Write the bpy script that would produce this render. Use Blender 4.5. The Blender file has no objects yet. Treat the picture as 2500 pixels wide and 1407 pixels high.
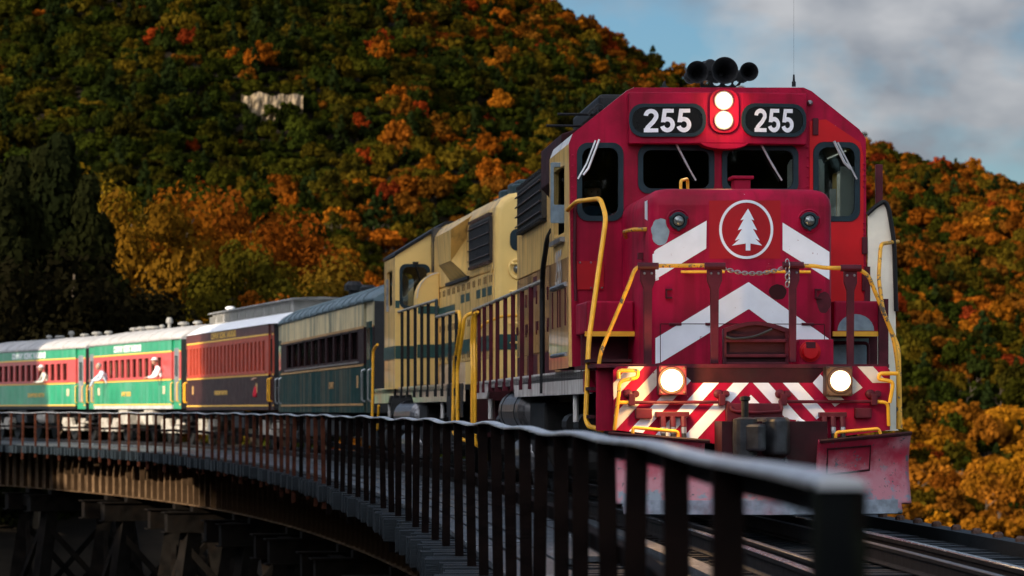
import bpy, bmesh, math, random
import numpy as np
from mathutils import Vector, Matrix, noise
random.seed(7); RNG = np.random.default_rng(7)
SC = bpy.context.scene
COL = SC.collection
R = math.radians
F, HC, HY = 8300.0, 1.1, 1003.0        # focal length in photo pixels, eye height over the rail, horizon row

# ------------------------------------------------------------------ camera
cam = bpy.data.objects.new('camera', bpy.data.cameras.new('camera')); COL.objects.link(cam)
cam.location = (0, 0, HC); cam.rotation_euler = (R(90), 0, 0)
cam.data.sensor_width = 36; cam.data.lens = F / 2500 * 36; cam.data.shift_y = 0.1198
cam.data.clip_start = .5; cam.data.clip_end = 12000
cam.data.dof.use_dof = True; cam.data.dof.focus_distance = 34.0; cam.data.dof.aperture_fstop = 4.2
SC.camera = cam
# ------------------------------------------------------------------ sky and sun
SUN_EL, SUN_AZ = R(21), R(128)          # azimuth counted from +Y towards -X
sun_dir = Vector((-math.sin(SUN_AZ) * math.cos(SUN_EL), math.cos(SUN_AZ) * math.cos(SUN_EL), math.sin(SUN_EL)))
W = bpy.data.worlds.new('World'); SC.world = W; W.use_nodes = True
def world():
    nt = W.node_tree; N = nt.nodes; L = nt.links
    bg = N['Background']; bg.inputs[1].default_value = .060
    sky = N.new('ShaderNodeTexSky'); sky.sky_type = 'NISHITA'; sky.sun_disc = False
    sky.sun_elevation = SUN_EL; sky.sun_rotation = SUN_AZ; sky.air_density = 1.0; sky.dust_density = .6; sky.ozone_density = 2.0
    tc = N.new('ShaderNodeTexCoord')
    mp = N.new('ShaderNodeMapping'); mp.inputs['Scale'].default_value = (1, 1, 1.7)
    mp.inputs['Location'].default_value = (2.32, 2.2, 4.21)
    L.new(tc.outputs['Generated'], mp.inputs[0])
    n1 = N.new('ShaderNodeTexNoise'); n1.inputs['Scale'].default_value = 13.0; n1.inputs['Detail'].default_value = 6; n1.inputs['Roughness'].default_value = .5
    n1.inputs['Distortion'].default_value = .25
    L.new(mp.outputs[0], n1.inputs['Vector'])
    rp = N.new('ShaderNodeValToRGB'); rp.color_ramp.elements[0].position = .46; rp.color_ramp.elements[1].position = .62
    L.new(n1.outputs[0], rp.inputs[0])
    # clouds scatter forward: brighter towards the sun
    dt = N.new('ShaderNodeVectorMath'); dt.operation = 'DOT_PRODUCT'; dt.inputs[1].default_value = sun_dir
    L.new(tc.outputs['Generated'], dt.inputs[0])
    mr = N.new('ShaderNodeMapRange'); mr.inputs[1].default_value = -1; mr.inputs[2].default_value = 1; L.new(dt.outputs['Value'], mr.inputs[0])
    pw = N.new('ShaderNodeMath'); pw.operation = 'POWER'; pw.inputs[1].default_value = 4.0; L.new(mr.outputs[0], pw.inputs[0])
    ml = N.new('ShaderNodeMath'); ml.operation = 'MULTIPLY_ADD'; ml.inputs[1].default_value = 22.0; ml.inputs[2].default_value = 1.0; L.new(pw.outputs[0], ml.inputs[0])
    n2 = N.new('ShaderNodeTexNoise'); n2.inputs['Scale'].default_value = 22; n2.inputs['Detail'].default_value = 4; L.new(mp.outputs[0], n2.inputs['Vector'])
    r2 = N.new('ShaderNodeValToRGB'); r2.color_ramp.elements[0].position = .36; r2.color_ramp.elements[1].position = .62
    r2.color_ramp.elements[0].color = (2.6, 2.7, 3.05, 1); r2.color_ramp.elements[1].color = (5.4, 5.3, 5.4, 1)
    L.new(n2.outputs[0], r2.inputs[0])
    sc_ = N.new('ShaderNodeVectorMath'); sc_.operation = 'SCALE'; L.new(r2.outputs[0], sc_.inputs[0]); L.new(ml.outputs[0], sc_.inputs['Scale'])
    tint = N.new('ShaderNodeMix'); tint.data_type = 'RGBA'; tint.blend_type = 'MULTIPLY'; tint.inputs[0].default_value = 1
    tint.inputs[7].default_value = (.62, .85, 1.03, 1); L.new(sky.outputs[0], tint.inputs[6])
    fac = N.new('ShaderNodeMath'); fac.operation = 'MULTIPLY'; fac.inputs[1].default_value = .88; L.new(rp.outputs[0], fac.inputs[0])
    mx = N.new('ShaderNodeMix'); mx.data_type = 'RGBA'; L.new(fac.outputs[0], mx.inputs[0]); L.new(tint.outputs[2], mx.inputs[6]); L.new(sc_.outputs[0], mx.inputs[7])
    L.new(mx.outputs[2], bg.inputs[0])
world()
sun = bpy.data.objects.new('sun', bpy.data.lights.new('sun', 'SUN')); COL.objects.link(sun)
sun.data.energy = 5.0; sun.data.angle = R(.53); sun.data.color = (1.0, .86, .68)
sun.rotation_euler = (-sun_dir).to_track_quat('-Z', 'Y').to_euler()
V = SC.view_settings; V.view_transform = 'Standard'; V.look = 'None'; V.exposure = 0.75; V.gamma = 1; V.use_curve_mapping = False
SC.cycles.max_bounces = 6; SC.cycles.transparent_max_bounces = 8; SC.cycles.sample_clamp_indirect = 6

# ------------------------------------------------------------------ helpers
def lin(r, g, b):
    f = lambda c: c / 12.92 if c <= .04045 else ((c + .055) / 1.055) ** 2.4
    return (f(r / 255), f(g / 255), f(b / 255))
class MB:
    """collects polygons for one mesh object"""
    def __init__(s): s.v = []; s.f = []
    def add(s, vs, fs):
        n = len(s.v); s.v += [tuple(v) for v in vs]; s.f += [tuple(i + n for i in f) for f in fs]; return s
    def box(s, x0, x1, y0, y1, z0, z1):
        vs = [(x, y, z) for z in (z0, z1) for y in (y0, y1) for x in (x0, x1)]
        return s.add(vs, [(0, 2, 3, 1), (4, 5, 7, 6), (0, 1, 5, 4), (2, 6, 7, 3), (0, 4, 6, 2), (1, 3, 7, 5)])
    def prism(s, pts, a, b, axis='y'):
        """closed outline pts extruded from a to b along axis ('y': pts are x,z; 'x': y,z; 'z': x,y)"""
        m = {'y': lambda p, t: (p[0], t, p[1]), 'x': lambda p, t: (t, p[0], p[1]), 'z': lambda p, t: (p[0], p[1], t)}[axis]
        n = len(pts); vs = [m(p, a) for p in pts] + [m(p, b) for p in pts]
        return s.add(vs, [tuple(range(n)), tuple(range(2 * n - 1, n - 1, -1))] + [(i, i + n, (i + 1) % n + n, (i + 1) % n) for i in range(n)])
    def poly(s, vs): return s.add(vs, [tuple(range(len(vs)))])
    def ring(s, outer, inner, a, b, axis='y'):
        m = {'y': lambda p, t: (p[0], t, p[1]), 'x': lambda p, t: (t, p[0], p[1]), 'z': lambda p, t: (p[0], p[1], t)}[axis]
        n = len(outer); vs = [m(p, a) for p in outer] + [m(p, a) for p in inner] + [m(p, b) for p in outer] + [m(p, b) for p in inner]
        fs = []
        for i in range(n):
            j = (i + 1) % n
            fs += [(i, j, j + n, i + n), (i + 2 * n, i + 3 * n, j + 3 * n, j + 2 * n), (i, i + 2 * n, j + 2 * n, j), (i + n, j + n, j + 3 * n, i + 3 * n)]
        return s.add(vs, fs)
    def tube(s, pts, r, n=8, cap=True):
        pts = [Vector(p) for p in pts]; m = len(pts); rs = r if isinstance(r, (list, tuple)) else [r] * m
        vs = []; up = None
        for i, p in enumerate(pts):
            t = (pts[min(i + 1, m - 1)] - pts[max(i - 1, 0)]).normalized()
            if up is None: up = t.orthogonal().normalized()
            else: up = (up - t * up.dot(t)).normalized()
            w = t.cross(up)
            for k in range(n):
                a = 2 * math.pi * k / n; vs.append(p + (up * math.cos(a) + w * math.sin(a)) * rs[i])
        fs = [(i * n + k, i * n + (k + 1) % n, (i + 1) * n + (k + 1) % n, (i + 1) * n + k) for i in range(m - 1) for k in range(n)]
        if cap: fs += [tuple(range(n - 1, -1, -1)), tuple(range((m - 1) * n, m * n))]
        return s.add(vs, fs)
    def lathe(s, prof, c, axis='y', n=20):
        """prof: (radius, position along the axis) turned about the axis through c"""
        vs = []
        for r, t in prof:
            for k in range(n):
                a = 2 * math.pi * k / n; u, w = r * math.cos(a), r * math.sin(a)
                vs.append({'y': (c[0] + u, c[1] + t, c[2] + w), 'x': (c[0] + t, c[1] + u, c[2] + w), 'z': (c[0] + u, c[1] + w, c[2] + t)}[axis])
        m = len(prof)
        fs = [(i * n + k, i * n + (k + 1) % n, (i + 1) * n + (k + 1) % n, (i + 1) * n + k) for i in range(m - 1) for k in range(n)]
        fs += [tuple(range(n)), tuple(range((m - 1) * n, m * n))]
        return s.add(vs, fs)
    def bar(s, p, q, w, h=None):
        """square bar from p to q"""
        p, q = Vector(p), Vector(q); h = h or w; t = (q - p).normalized()
        u = t.cross(Vector((0, 0, 1)));  u = Vector((1, 0, 0)) if u.length < 1e-3 else u.normalized(); k = u.cross(t)
        vs = [b + u * (a * w / 2) + k * (c * h / 2) for b in (p, q) for a, c in ((-1, -1), (1, -1), (1, 1), (-1, 1))]
        return s.add(vs, [(0, 1, 2, 3), (7, 6, 5, 4), (0, 4, 5, 1), (1, 5, 6, 2), (2, 6, 7, 3), (3, 7, 4, 0)])
    def mesh(s, name):
        me = bpy.data.meshes.new(name); me.from_pydata([tuple(v) for v in s.v], [], s.f); 
        bm = bmesh.new(); bm.from_mesh(me); bmesh.ops.recalc_face_normals(bm, faces=bm.faces); bm.to_mesh(me); bm.free()
        return me
    def build(s, name, mat, parent=None, bevel=0, smooth=False, seg=2):
        return put(name, s.mesh(name), mat, parent, bevel, smooth, seg)
def put(name, me, mat, parent=None, bevel=0, smooth=False, seg=2):
    o = bpy.data.objects.new(name, me); COL.objects.link(o)
    if mat is not None and not me.materials: me.materials.append(mat)
    if parent is not None: o.parent = parent
    if bevel:
        b = o.modifiers.new('bevel', 'BEVEL'); b.width = bevel; b.segments = seg; b.limit_method = 'ANGLE'; b.angle_limit = R(35)
    if smooth: me.shade_smooth() if hasattr(me, 'shade_smooth') else me.polygons.foreach_set('use_smooth', [True] * len(me.polygons))
    return o
def empty(name, loc=(0, 0, 0), rz=0):
    o = bpy.data.objects.new(name, None); COL.objects.link(o); o.location = loc; o.rotation_euler = (0, 0, rz); o.empty_display_size = .3; return o
def tag(o, label=None, cat=None, group=None, kind=None):
    for k, v in (('label', label), ('category', cat), ('group', group), ('kind', kind)):
        if v: o[k] = v
    return o
def kids(o): return [c for c in COL.objects if c.parent == o]
def copy_tree(o, parent=None):
    c = o.copy(); COL.objects.link(c)
    if parent is not None: c.parent = parent
    for ch in list(o.children): copy_tree(ch, c)
    return c
def rrect(x0, x1, z0, z1, r, n=5):
    r = min(r, (x1 - x0) / 2 - 1e-4, (z1 - z0) / 2 - 1e-4); pts = []
    for cx, cz, a0 in ((x1 - r, z1 - r, 0), (x0 + r, z1 - r, 90), (x0 + r, z0 + r, 180), (x1 - r, z0 + r, 270)):
        for k in range(n + 1):
            a = R(a0 + 90 * k / n); pts.append((cx + r * math.cos(a), cz + r * math.sin(a)))
    return pts
def bend(pts, r=.08, n=4):
    """rounds the corners of a polyline (for bent pipes)"""
    pts = [Vector(p) for p in pts]; out = [pts[0]]
    for i in range(1, len(pts) - 1):
        a, b, c = pts[i - 1], pts[i], pts[i + 1]
        d = min(r, (a - b).length * .45, (c - b).length * .45); p = b + (a - b).normalized() * d; q = b + (c - b).normalized() * d
        for k in range(n + 1):
            t = k / n; out.append(p * (1 - t) ** 2 + b * 2 * t * (1 - t) + q * t * t)
    return out + [pts[-1]]

# ------------------------------------------------------------------ materials
MATS = {}
def mat(name, col, rough=.5, metal=0, var=.12, vscale=3.0, streak=None, chips=None, bump=0, spec=.5, coat=0, stretch=(1, 1, 1), dirt=None):
    """painted or raw surface: mottled base colour, optional vertical streaks (colour, amount, scale), chips (colour, threshold, scale), dirt (colour, amount)"""
    if name in MATS: return MATS[name]
    m = bpy.data.materials.new(name); m.use_nodes = True; MATS[name] = m
    nt = m.node_tree; N = nt.nodes; L = nt.links; p = N['Principled BSDF']
    p.inputs['Roughness'].default_value = rough; p.inputs['Metallic'].default_value = metal
    p.inputs['Specular IOR Level'].default_value = spec; p.inputs['Coat Weight'].default_value = coat
    tc = N.new('ShaderNodeTexCoord'); src = tc.outputs['Object']
    def nz(scale, detail=4, st=(1, 1, 1), rgh=.55, off=0):
        mp = N.new('ShaderNodeMapping'); mp.inputs['Scale'].default_value = st; mp.inputs['Location'].default_value = (off, off * .7, off * 1.3); L.new(src, mp.inputs[0])
        n = N.new('ShaderNodeTexNoise'); n.inputs['Scale'].default_value = scale; n.inputs['Detail'].default_value = detail; n.inputs['Roughness'].default_value = rgh
        L.new(mp.outputs[0], n.inputs['Vector']); return n.outputs[0]
    def mix(fac, a, b, bt='MIX'):
        x = N.new('ShaderNodeMix'); x.data_type = 'RGBA'; x.blend_type = bt
        for s_, v in ((0, fac), (6, a), (7, b)):
            if isinstance(v, (int, float)): x.inputs[s_].default_value = v
            elif isinstance(v, tuple): x.inputs[s_].default_value = (*v[:3], 1)
            else: L.new(v, x.inputs[s_])
        return x.outputs[2]
    def ramp(v, a, b, amt=1.0):
        r = N.new('ShaderNodeMapRange'); r.interpolation_type = 'SMOOTHSTEP'
        r.inputs[1].default_value = a; r.inputs[2].default_value = b; r.inputs[4].default_value = amt; L.new(v, r.inputs[0]); return r.outputs[0]
    n0 = nz(vscale, 5, stretch)
    c = mix(ramp(n0, .3, .7), tuple(x * (1 - var) for x in col), tuple(min(1, x * (1 + var)) for x in col))
    if streak:
        sc_, amt, k = streak
        c = mix(ramp(nz(k, 4, (1, 1, .06), .6, 3), .44, .66, amt), c, sc_)
    if dirt:
        c = mix(ramp(nz(1.7, 6, (1, 1, 1), .65, 9), .45, .75, dirt[1]), c, dirt[0])
    if chips:
        cc, th, k = chips
        c = mix(ramp(nz(k, 8, (1, 1, 1), .7, 5), th, th + .03), c, cc)
    L.new(c, p.inputs['Base Color'])
    rr = N.new('ShaderNodeMapRange'); rr.inputs[3].default_value = max(.02, rough - .1); rr.inputs[4].default_value = min(1, rough + .15); L.new(nz(vscale * 2.3, 4, stretch, .6, 2), rr.inputs[0]); L.new(rr.outputs[0], p.inputs['Roughness'])
    if bump:
        b = N.new('ShaderNodeBump'); b.inputs['Strength'].default_value = bump; b.inputs['Distance'].default_value = .02; L.new(nz(vscale * 4, 5, stretch, .6, 4), b.inputs['Height']); L.new(b.outputs[0], p.inputs['Normal'])
    return m
def leaf_mat():
    m = bpy.data.materials.new('leaves'); m.use_nodes = True; nt = m.node_tree; N = nt.nodes; L = nt.links
    N.remove(N['Principled BSDF']); out = N['Material Output']
    at = N.new('ShaderNodeAttribute'); at.attribute_type = 'INSTANCER'; at.attribute_name = 'leaf_col'
    tc = N.new('ShaderNodeTexCoord'); n = N.new('ShaderNodeTexNoise'); n.inputs['Scale'].default_value = 1.6; n.inputs['Detail'].default_value = 4; L.new(tc.outputs['Object'], n.inputs['Vector'])
    rp = N.new('ShaderNodeMapRange'); rp.inputs[1].default_value = .3; rp.inputs[2].default_value = .7; rp.inputs[3].default_value = .55; rp.inputs[4].default_value = 1.45; L.new(n.outputs[0], rp.inputs[0])
    sc_ = N.new('ShaderNodeVectorMath'); sc_.operation = 'SCALE'; L.new(at.outputs['Vector'], sc_.inputs[0]); L.new(rp.outputs[0], sc_.inputs['Scale'])
    d = N.new('ShaderNodeBsdfDiffuse'); t = N.new('ShaderNodeBsdfTranslucent'); L.new(sc_.outputs[0], d.inputs[0]); L.new(sc_.outputs[0], t.inputs[0])
    mx = N.new('ShaderNodeMixShader'); mx.inputs[0].default_value = .22; L.new(d.outputs[0], mx.inputs[1]); L.new(t.outputs[0], mx.inputs[2]); L.new(mx.outputs[0], out.inputs[0])
    return m
LEAF = leaf_mat()
# ------------------------------------------------------------------ terrain
def interp(x, xs, ys): return np.interp(x, xs, ys)
RIDGE_PX = [-1500, -600, 0, 600, 1000, 1310, 1450, 1560, 1690, 1850, 2000, 2140, 2200, 2260, 2330, 2400, 2500, 2700, 3300, 4200]
RIDGE_Y = [-250, -330, -360, -310, -150, 20, 95, 165, 230, 295, 358, 398, 402, 424, 438, 464, 502, 575, 710, 810]
YR, YB = 1500.0, 620.0
def ground_z(X, Y):
    X = np.asarray(X, float); Y = np.asarray(Y, float)
    pxr = 1250 + X * F / YR
    zr = HC + (HY - interp(pxr, RIDGE_PX, RIDGE_Y)) * YR / F
    t = np.clip((Y - YB) / (YR - YB), 0, 1.0)
    hill = -34 + (zr + 34) * t ** 1.15 - np.clip(Y - YR, 0, 5000) * .22
    und = 5 * np.sin(X * .021 + Y * .006) * np.sin(Y * .013 + 1.3) + 3 * np.sin(X * .05 + 2) * np.sin(Y * .031)
    hill = hill + und * np.clip(t * 4, 0, 1) * np.clip((1 - t) * 3, .15, 1)
    # bank behind the far end of the bridge, and the wooded bank left of the track
    s = lambda v: 1 / (1 + np.exp(-np.clip(v, -30, 30)))
    bank = -34 + 33.0 * s((Y - 112 - np.clip(X + 12, 0, 60) * 2.4) / 14) * s((25 - X) / 9) * s((420 - Y) / 40)
    left = -34 + (45.5 * s((-X - 39.5) / 1.6)) * s((136 - Y) / 4) * s((Y + 140) / 20)
    left2 = -34 + 33 * s((-X - 24) / 6) * s((230 - Y) / 14) * s((Y + 140) / 20)
    near = -34 + 33.3 * s((9 - Y) / 4) * s((30 - np.abs(X)) / 6)
    return np.maximum.reduce([hill, bank, left, left2, near])
def terrain():
    ys = np.concatenate([np.linspace(-160, 260, 106), np.linspace(270, 1620, 120), np.linspace(1700, 5000, 20)])
    us = np.linspace(-1, 1, 141)
    vs = []
    for y in ys:
        w = 130 + max(0, y - 100) * .42
        xs = us * w; vs.append(np.stack([xs, np.full_like(xs, y), ground_z(xs, np.full_like(xs, y))], 1))
    vs = np.concatenate(vs); n = len(us); m = len(ys)
    i = (np.arange(m - 1)[:, None] * n + np.arange(n - 1)[None]).ravel()
    fs = np.stack([i, i + 1, i + n + 1, i + n], 1)
    me = bpy.data.meshes.new('terrain'); me.from_pydata(vs.tolist(), [], fs.tolist()); me.shade_smooth()
    o = put('terrain', me, mat('forest_floor', (.014, .010, .006), .95, var=.5, vscale=.35, spec=.1)); o['kind'] = 'structure'
    b = MB(); b.poly([(-9000, -9000, -36), (9000, -9000, -36), (9000, 9000, -36), (-9000, 9000, -36)])
    o = b.build('ground', mat('valley_floor', (.035, .035, .014), .95, var=.4, vscale=.02, spec=.1)); o['kind'] = 'structure'
terrain()

# ------------------------------------------------------------------ trees
def leaf_quads(P, Nn, size, rng):
    """one bent leaf-clump quad per point"""
    n = len(P); a = rng.normal(size=(n, 3)); t = np.cross(Nn, a); t /= np.linalg.norm(t, axis=1)[:, None] + 1e-9; b = np.cross(Nn, t)
    s = (size * rng.uniform(.6, 1.35, n))[:, None]; w = s * rng.uniform(.6, 1.0, (n, 1))
    vs = np.stack([P - t * s - b * w * .35, P + b * -w + Nn * s * .12, P + t * s - b * w * .25, P + b * w + Nn * s * .1], 1).reshape(-1, 3)
    return vs, np.arange(4 * n).reshape(n, 4)
def mesh_np(name, vs, fs, m):
    me = bpy.data.meshes.new(name); nv, nf = len(vs), len(fs)
    me.vertices.add(nv); me.vertices.foreach_set('co', vs.astype(np.float32).ravel())
    me.loops.add(nf * 4); me.loops.foreach_set('vertex_index', fs.astype(np.int32).ravel())
    me.polygons.add(nf); me.polygons.foreach_set('loop_start', np.arange(0, nf * 4, 4, dtype=np.int32))
    me.update(calc_edges=True); me.validate(); me.materials.append(m); return me
def crown_mesh(seed, w=1.0, h=1.0, clumps=26, per=26, leaf=.11, z0=.25, cone=False, rad=.32):
    """crown in a unit box: leaf clumps gathered into boughs with gaps between them"""
    rng = np.random.default_rng(seed); Ps = []; Ns = []
    for k in range(clumps):
        if cone:
            zz = rng.uniform(0, 1) ** 1.25; a = rng.uniform(0, 2 * math.pi); r = (1 - zz) * .46 * rng.uniform(.55, 1.1)
            c = np.array([r * math.cos(a), r * math.sin(a), z0 + zz * (1 - z0)]); rr = rad * (.35 + .65 * (1 - zz))
        else:
            d = rng.normal(size=3); d[2] = abs(d[2]) * .9 - .28; d /= np.linalg.norm(d)
            q = rng.uniform(.5, 1.0); c = np.array([d[0] * .40 * w * q, d[1] * .40 * w * q, z0 + (1 - z0) * (.42 + .44 * d[2] * q)]); rr = rad * rng.uniform(.6, 1.15)
        d = rng.normal(size=(per, 3)); d /= np.linalg.norm(d, axis=1)[:, None]; d[:, 2] *= (.55 if cone else .8)
        p = c + d * rr * .5 * rng.uniform(.55, 1.0, (per, 1)); n = d + rng.normal(size=(per, 3)) * .35 + np.array([0, 0, .25]); n /= np.linalg.norm(n, axis=1)[:, None]
        Ps.append(p); Ns.append(n)
    vs, fs = leaf_quads(np.concatenate(Ps), np.concatenate(Ns), leaf, rng)
    vs[:, 2] *= h
    return mesh_np('crown', vs, fs, LEAF)
BARK = mat('bark', (.085, .062, .042), .9, var=.35, vscale=6, stretch=(1, 1, .2), spec=.2)
def trunk_mesh(seed, h=1.0, r=.022, limbs=6, top=.75):
    rng = random.Random(seed); b = MB(); pts = []; x = y = 0
    for k in range(7):
        pts.append((x, y, h * top * k / 6)); x += rng.uniform(-.02, .02); y += rng.uniform(-.02, .02)
    b.tube(pts, [r * (1 - .13 * k) for k in range(7)], 6)
    for k in range(limbs):
        i = rng.randint(2, 5); p = Vector(pts[i]); a = rng.uniform(0, 6.28); L_ = rng.uniform(.08, .16)
        q = p + Vector((math.cos(a) * L_ * .6, math.sin(a) * L_ * .6, L_ * .35)); e = q + Vector((math.cos(a) * L_ * .5, math.sin(a) * L_ * .5, L_ * .4))
        b.tube([p, q, e], [r * .5, r * .34, r * .12], 5)
    return b.mesh('trunk')
HILL_CROWNS = [crown_mesh(10 + k, (1.0, 1.25, .8, 1.1, .9, 1.4)[k], (.95, .85, 1.15, 1.0, 1.25, .75)[k], 34, 34, (.050, .055, .045, .05, .05, .055)[k], .14, rad=(.30, .26, .30, .34, .27, .28)[k]) for k in range(6)]
HILL_CONE = [crown_mesh(30 + k, .8, 1.35, 44, 30, .05, .05, cone=True, rad=.30) for k in range(2)]
HILL_TRUNK = trunk_mesh(3)
GREEN = [(.022, .030, .004), (.030, .036, .004), (.017, .023, .004), (.042, .040, .004), (.036, .030, .004)]
OLIVE = [(.085, .058, .005), (.105, .068, .006), (.070, .052, .005)]
ORANGE = [(.27, .072, .006), (.21, .060, .006), (.31, .10, .007), (.16, .055, .006), (.12, .045, .005)]
RED = [(.24, .034, .006), (.17, .024, .006)]
GOLD = [(.36, .14, .008), (.30, .11, .008), (.25, .085, .008)]
DARK = [(.016, .024, .006), (.020, .028, .007)]
def forest_points():
    sp = 6.0; out = []
    ys = np.arange(660, 1560, sp * .92)
    for y in ys:
        x = np.arange(-.25 * y - 40, .25 * y + 40, sp); out.append(np.stack([x + RNG.uniform(-2.6, 2.6, len(x)), y + RNG.uniform(-2.6, 2.6, len(x))], 1))
    P = np.concatenate(out); Z = ground_z(P[:, 0], P[:, 1]); return np.column_stack([P, Z])
def hill_kind(px, py, x, y):
    n1 = noise.noise((x * .013, y * .010, 3.1)); n2 = noise.noise((x * .05, y * .04, 8.2)); u = RNG.uniform()
    # how much of the slope has turned: ridge and lower right most, upper left least
    if px > 2050: o = .62 + (.25 if py > 1040 else 0) - (.22 if 820 < py < 1010 else 0)
    elif px > 1280 and py < 220 - 0 + (px - 1280) * .1: o = .62
    elif px > 900 and py < 160: o = .45
    elif py > 330 and px > 820: o = .42
    elif py > 230 and px > 640: o = .10
    elif px < 200 and py > 380: o = .15
    else: o = -.04
    v = o + .42 * n1 + .28 * n2
    if u < .012 + .05 * o: return 'red'
    if u < v * .78: return 'gold' if (px > 2050 and py > 1020 and RNG.uniform() < .75) else ('orange' if RNG.uniform() < .72 else 'olive')
    if u < v * .78 + .16: return 'olive'
    if RNG.uniform() < .10: return 'dark'
    return 'green'
PAL = dict(green=GREEN, olive=OLIVE, orange=ORANGE, red=RED, gold=GOLD, dark=DARK)
WORD = dict(green='green', olive='yellowish olive', orange='orange', red='deep red', gold='golden orange', dark='dark green')
def forest():
    P = forest_points(); n = len(P)
    px = 1250 + P[:, 0] * F / P[:, 1]; py = HY - (P[:, 2] + 4 - HC) * F / P[:, 1]
    # clear the ledge where bare rock shows
    ok = ~((((px > 594) & (px < 662) & (py > 240) & (py < 304)) | ((px >= 662) & (px < 735) & (py > 240) & (py < 272)))); P, px, py = P[ok], px[ok], py[ok]
    kinds = [hill_kind(px[i], py[i], P[i, 0], P[i, 1]) for i in range(len(P))]
    cols = np.array([np.array(random.choice(PAL[k])) * random.uniform(.44, .86) for k in kinds])
    scl = np.array([random.choice((5.5, 6.5, 7.5, 8.5, 9.5, 11)) * random.uniform(.9, 1.1) * (1.12 if k in ('orange', 'gold') else 1) for k in kinds])
    # the nearest trees one can make out are things of their own
    vis = np.where(((px > 2085) & (px < 2520) & (py < 1330) & (py > 500)))[0]
    order = vis[np.argsort(P[vis, 1])][:230]
    vis2 = np.where((px > 760) & (px < 1180) & (py < 640) & (py > 380))[0]
    order = np.concatenate([order, vis2[np.argsort(P[vis2, 1])][:60]])
    single = np.zeros(len(P), bool); single[order] = True
    protos = {}
    for i in order:
        k = kinds[i]; right = px[i] > 1600; cone = k == 'dark'; ci = random.randrange(2 if cone else 6); key = (cone, ci)
        if key not in protos:
            t = empty('hillside_tree'); c = put('crown', (HILL_CONE if cone else HILL_CROWNS)[ci], None, t); tr = put('trunk', HILL_TRUNK, BARK, t); protos[key] = t
        else: t = copy_tree(protos[key])
        t.location = P[i]; t.scale = (scl[i],) * 3; t.rotation_euler = (0, 0, random.uniform(0, 6.28))
        for c in t.children:
            if c.name.startswith('crown'): c['leaf_col'] = [float(v) for v in cols[i]]
        w = ('at the foot of the slope right of the red locomotive' if py[i] > 1180 else 'low on the slope right of the red locomotive' if py[i] > 1040 else 'beside the plow side of the red locomotive' if py[i] > 930 else 'on the slope beside the red cab') if right else 'above the cream locomotive'
        tag(t, '%s autumn tree %s' % (WORD[k], w) if k not in ('green', 'dark') else '%s tree %s' % (WORD[k], w), 'tree', '%s hillside trees %s' % (WORD[k], w))
    rest = np.where(~single)[0]
    me = bpy.data.meshes.new('hillside_forest'); me.vertices.add(len(rest)); me.vertices.foreach_set('co', P[rest].astype(np.float32).ravel())
    for nm, ty, key, dat in (('leaf_col', 'FLOAT_VECTOR', 'vector', cols[rest]), ('size', 'FLOAT', 'value', scl[rest]), ('turn', 'FLOAT', 'value', RNG.uniform(0, 6.28, len(rest)))):
        a = me.attributes.new(nm, ty, 'POINT'); a.data.foreach_set(key, np.asarray(dat, np.float32).ravel())
    pick = np.array([6 + random.randrange(2) if kinds[i] == 'dark' else random.randrange(6) for i in rest], np.int32)
    a = me.attributes.new('pick', 'INT', 'POINT'); a.data.foreach_set('value', pick)
    o = put('hillside_forest', me, None); tag(o, 'autumn forest covering the whole hillside behind the train', 'forest', kind='stuff')
    src = bpy.data.collections.new('crown_library')
    for k, m in enumerate(HILL_CROWNS + HILL_CONE):
        q = bpy.data.objects.new('c%02d_crown' % k, m); src.objects.link(q)
    g = bpy.data.node_groups.new('forest', 'GeometryNodeTree'); g.interface.new_socket('Geometry', in_out='INPUT', socket_type='NodeSocketGeometry'); g.interface.new_socket('Geometry', in_out='OUTPUT', socket_type='NodeSocketGeometry')
    N = g.nodes; L = g.links; gi = N.new('NodeGroupInput'); go = N.new('NodeGroupOutput')
    mp = N.new('GeometryNodeMeshToPoints'); L.new(gi.outputs[0], mp.inputs[0])
    ci = N.new('GeometryNodeCollectionInfo'); ci.inputs[0].default_value = src; ci.inputs[1].default_value = True; ci.inputs[2].default_value = True
    ip = N.new('GeometryNodeInstanceOnPoints'); ip.inputs['Pick Instance'].default_value = True
    def att(nm, ty):
        q = N.new('GeometryNodeInputNamedAttribute'); q.data_type = ty; q.inputs[0].default_value = nm; return [s for s in q.outputs if s.enabled][0]
    cx = N.new('ShaderNodeCombineXYZ'); L.new(att('turn', 'FLOAT'), cx.inputs[2])
    L.new(mp.outputs[0], ip.inputs['Points']); L.new(ci.outputs[0], ip.inputs['Instance']); L.new(att('pick', 'INT'), ip.inputs['Instance Index'])
    L.new(cx.outputs[0], ip.inputs['Rotation']); L.new(att('size', 'FLOAT'), ip.inputs['Scale']); L.new(ip.outputs[0], go.inputs[0])
    o.modifiers.new('forest', 'NODES').node_group = g
    print('forest', len(P), 'singles', len(order))
forest()
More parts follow.
